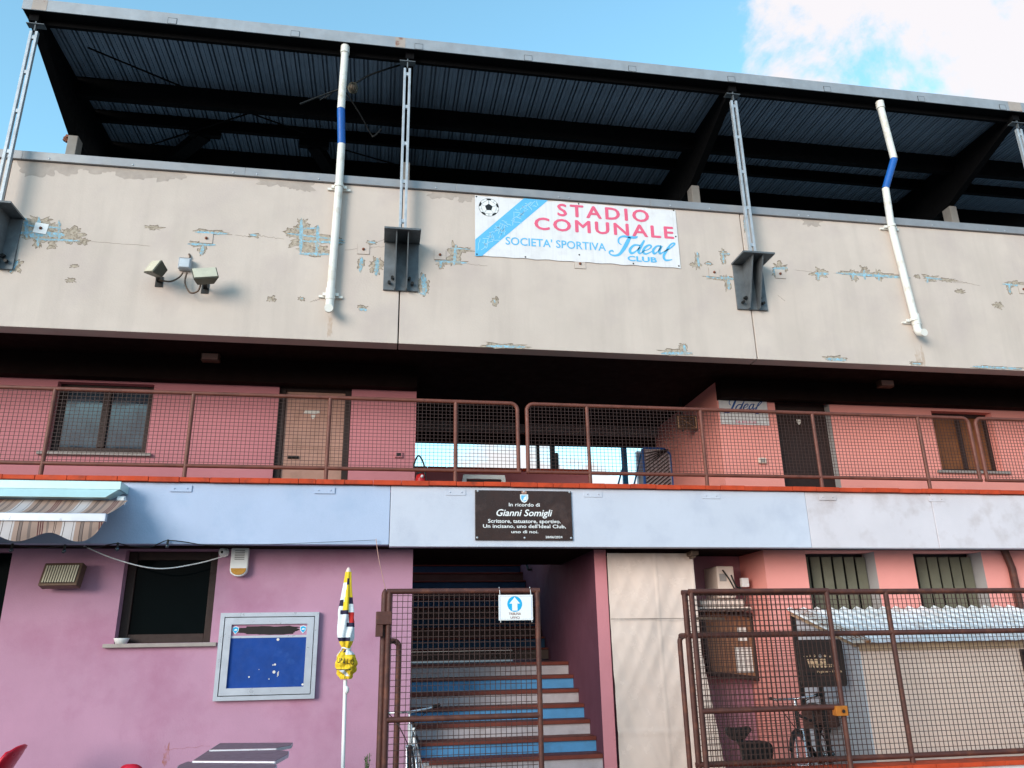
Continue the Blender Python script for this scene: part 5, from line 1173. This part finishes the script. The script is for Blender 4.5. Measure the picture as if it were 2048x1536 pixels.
# ------------------------------------------------------------------ bicycles
def bicycle(label, pos, rz, lean, frame_m, tube_m, crate=False):
    t = thing('bicycle', label, 'bicycle', pos, 'parked bicycles')
    X = Matrix.Translation(pos) @ Matrix.Rotation(R(rz), 4, 'Z') @ Matrix.Rotation(R(lean), 4, 'X')
    def nb(): m = MB(); m.x = X; return m
    U, V = Vector((1,0,0)), Vector((0,0,1)); fw, rw_ = Vector((.52,0,.33)), Vector((-.5,0,.33))
    for c in (fw, rw_):
        m = nb(); wheel(m, c, .31, U, V, .019); o = m.build('tyre', 'black', t)
        m = nb(); wheel(m, c, .29, U, V, .009)
        for i in range(16):
            a = i*math.pi/8; m.tube([c+Vector((0,.02*(1 if i % 2 else -1),0)), c+(U*math.cos(a)+V*math.sin(a))*.29], .0016, 4)
        m.tube([c+Vector((0,-.05,0)), c+Vector((0,.05,0))], .02, 8); m.build('rim', 'chrome', t)
    bb_, seat, head, head2 = Vector((-.08,0,.29)), Vector((-.22,0,.78)), Vector((.36,0,.86)), Vector((.41,0,.68))
    m = nb(); m.tube([head2, bb_], .024, 10); m.tube([bb_, seat], .017, 10); m.tube([head+Vector((.01,0,-.04)), seat+Vector((.02,0,-.08))], .016, 10); m.tube([head, head2], .024, 10)
    for s in (-1, 1): m.tube([bb_+Vector((0,s*.02,0)), rw_+Vector((0,s*.055,0))], .01, 8); m.tube([seat+Vector((.02,s*.01,-.1)), rw_+Vector((0,s*.055,0))], .008, 8)
    m.build('frame', tube_m, t)
    m = nb()
    for s in (-1, 1): m.tube([head2+Vector((0,s*.04,-.02)), fw+Vector((-.03,s*.05,.1)), fw+Vector((0,s*.055,0))], .011, 8)
    m.tube([head2+Vector((0,-.05,-.01)), head2+Vector((0,.05,-.01))], .015, 8); m.build('fork', 'chrome', t)
    m = nb(); m.tube([head, head+Vector((-.02,0,.12))], .014, 8); m.tube([head+Vector((-.1,-.28,.14)), head+Vector((.0,-.2,.13)), head+Vector((.02,0,.12)), head+Vector((.0,.2,.13)), head+Vector((-.1,.28,.14))], .012, 8); m.build('handlebar', 'chrome', t)
    for s in (-1, 1): m = nb(); m.tube([head+Vector((-.03,s*.23,.135)), head+Vector((-.13,s*.30,.145))], .018, 8); m.build('grip', 'black', t)
    m = nb(); m.sphere(seat+Vector((-.02,0,.09)), .12, 0, 14, (1.1,.62,.3)); m.tube([seat, seat+Vector((0,0,.08))], .013, 8); m.build('saddle', 'black', t)
    m = nb(); m.tube([bb_+Vector((0,-.07,0)), bb_+Vector((.1,-.07,-.13))], .009, 8); m.tube([bb_+Vector((0,.07,0)), bb_+Vector((-.1,.07,.13))], .009, 8); wheel(m, bb_+Vector((0,-.05,0)), .085, U, V, .007); m.box(.06,.15,-.14,-.08,.14,.17); m.box(-.22,-.13,.08,.14,.41,.44); m.build('crank', 'chrome', t)
    m = nb(); P = [rw_+(U*math.cos(a)+V*math.sin(a))*.345 for a in [R(20+i*14) for i in range(12)]]; m.tube(P, .018, 6); m.build('mudguard', frame_m, t); m = nb(); P = [fw+(U*math.cos(a)+V*math.sin(a))*.345 for a in [R(30+i*12) for i in range(11)]]; m.tube(P, .018, 6); m.build('mudguard', frame_m, t)
    m = nb(); cable(m, [head+Vector((-.02,.2,.12)), head+Vector((.14,.12,.06)), head+Vector((.1,.02,-.12)), bb_.lerp(head2,.6)], .005); cable(m, [head+Vector((-.02,-.2,.12)), head+Vector((.16,-.1,.02)), head2+Vector((.03,-.02,0))], .005); m.build('brake_cable', 'black', t)
    if crate:
        m = nb(); m.box(-.76,-.40,-.19,.19,.62,.82); m.build('rear_crate', 'brown_box', t, .012)
    return t
pb = at(1600,1520,9.15)
bicycle('dark city bicycle with brown rear crate, parked beside the grey shed side', (at(1636,1480,8.95).x, 8.95, GZ), -135, 6, 'black', 'black', True)
pb = at(832,1500,9.0)
bicycle('pale silver bicycle parked behind the stair gate with its front wheel toward us', (at(838,1460,8.6).x+.02, 8.95, GZ), -96, 5, 'black', 'white')
# cable reel of caged work lamp hanging under the roof
t = thing('hanging_cage_lamp', 'caged work lamp hanging on black cables under the roof, between left pipe and post', 'lamp', at(706,175,9.6))
c = at(706,176,9.6); m = MB()
for k in range(7): m.tube([c+Vector((.07*math.cos(a)*math.cos(k*.45), .07*math.cos(a)*math.sin(k*.45), .085*math.sin(a))) for a in [i*math.pi/8 for i in range(17)]], .005, 5)
m.build('cage', 'lamp_metal', t)
m = MB(); m.sphere(c, .055, 0, 12); m.build('globe', 'lamp_body', t)
m = MB(); cable(m, [at(600,208,9.7), at(660,185,9.7), at(700,172,9.65), at(740,150,9.65), at(800,130,9.6)], .014); cable(m, [at(690,182,9.7), at(720,228,9.9), at(742,268,10.1), at(748,272,10.1), at(762,258,10.1)], .010); cable(m, [at(640,200,9.7), at(665,186,9.7), at(650,196,9.7)], .01); m.build('cable', 'black', t)
# clamp pole by left column
t = thing('pole_bracket', 'short pale pole with rusty clamp beside the far left roof column', 'pole', at(146,300,11.3))
p, q = at(140,300,11.4), at(149,250,11.4); m = MB(); m.tube([p, q], .045, 10); m.build('pole', 'galv', t)
m = MB(); c = at(138,276,11.35); rr = random.Random(1)
for i in range(7): m.bar(c+Vector((rr.uniform(-.06,.06), rr.uniform(-.05,.05), rr.uniform(-.07,.07))), c+Vector((rr.uniform(-.09,.09), rr.uniform(-.05,.05), rr.uniform(-.09,.09))), .05, .04)
m.build('clamp', 'rust', t)
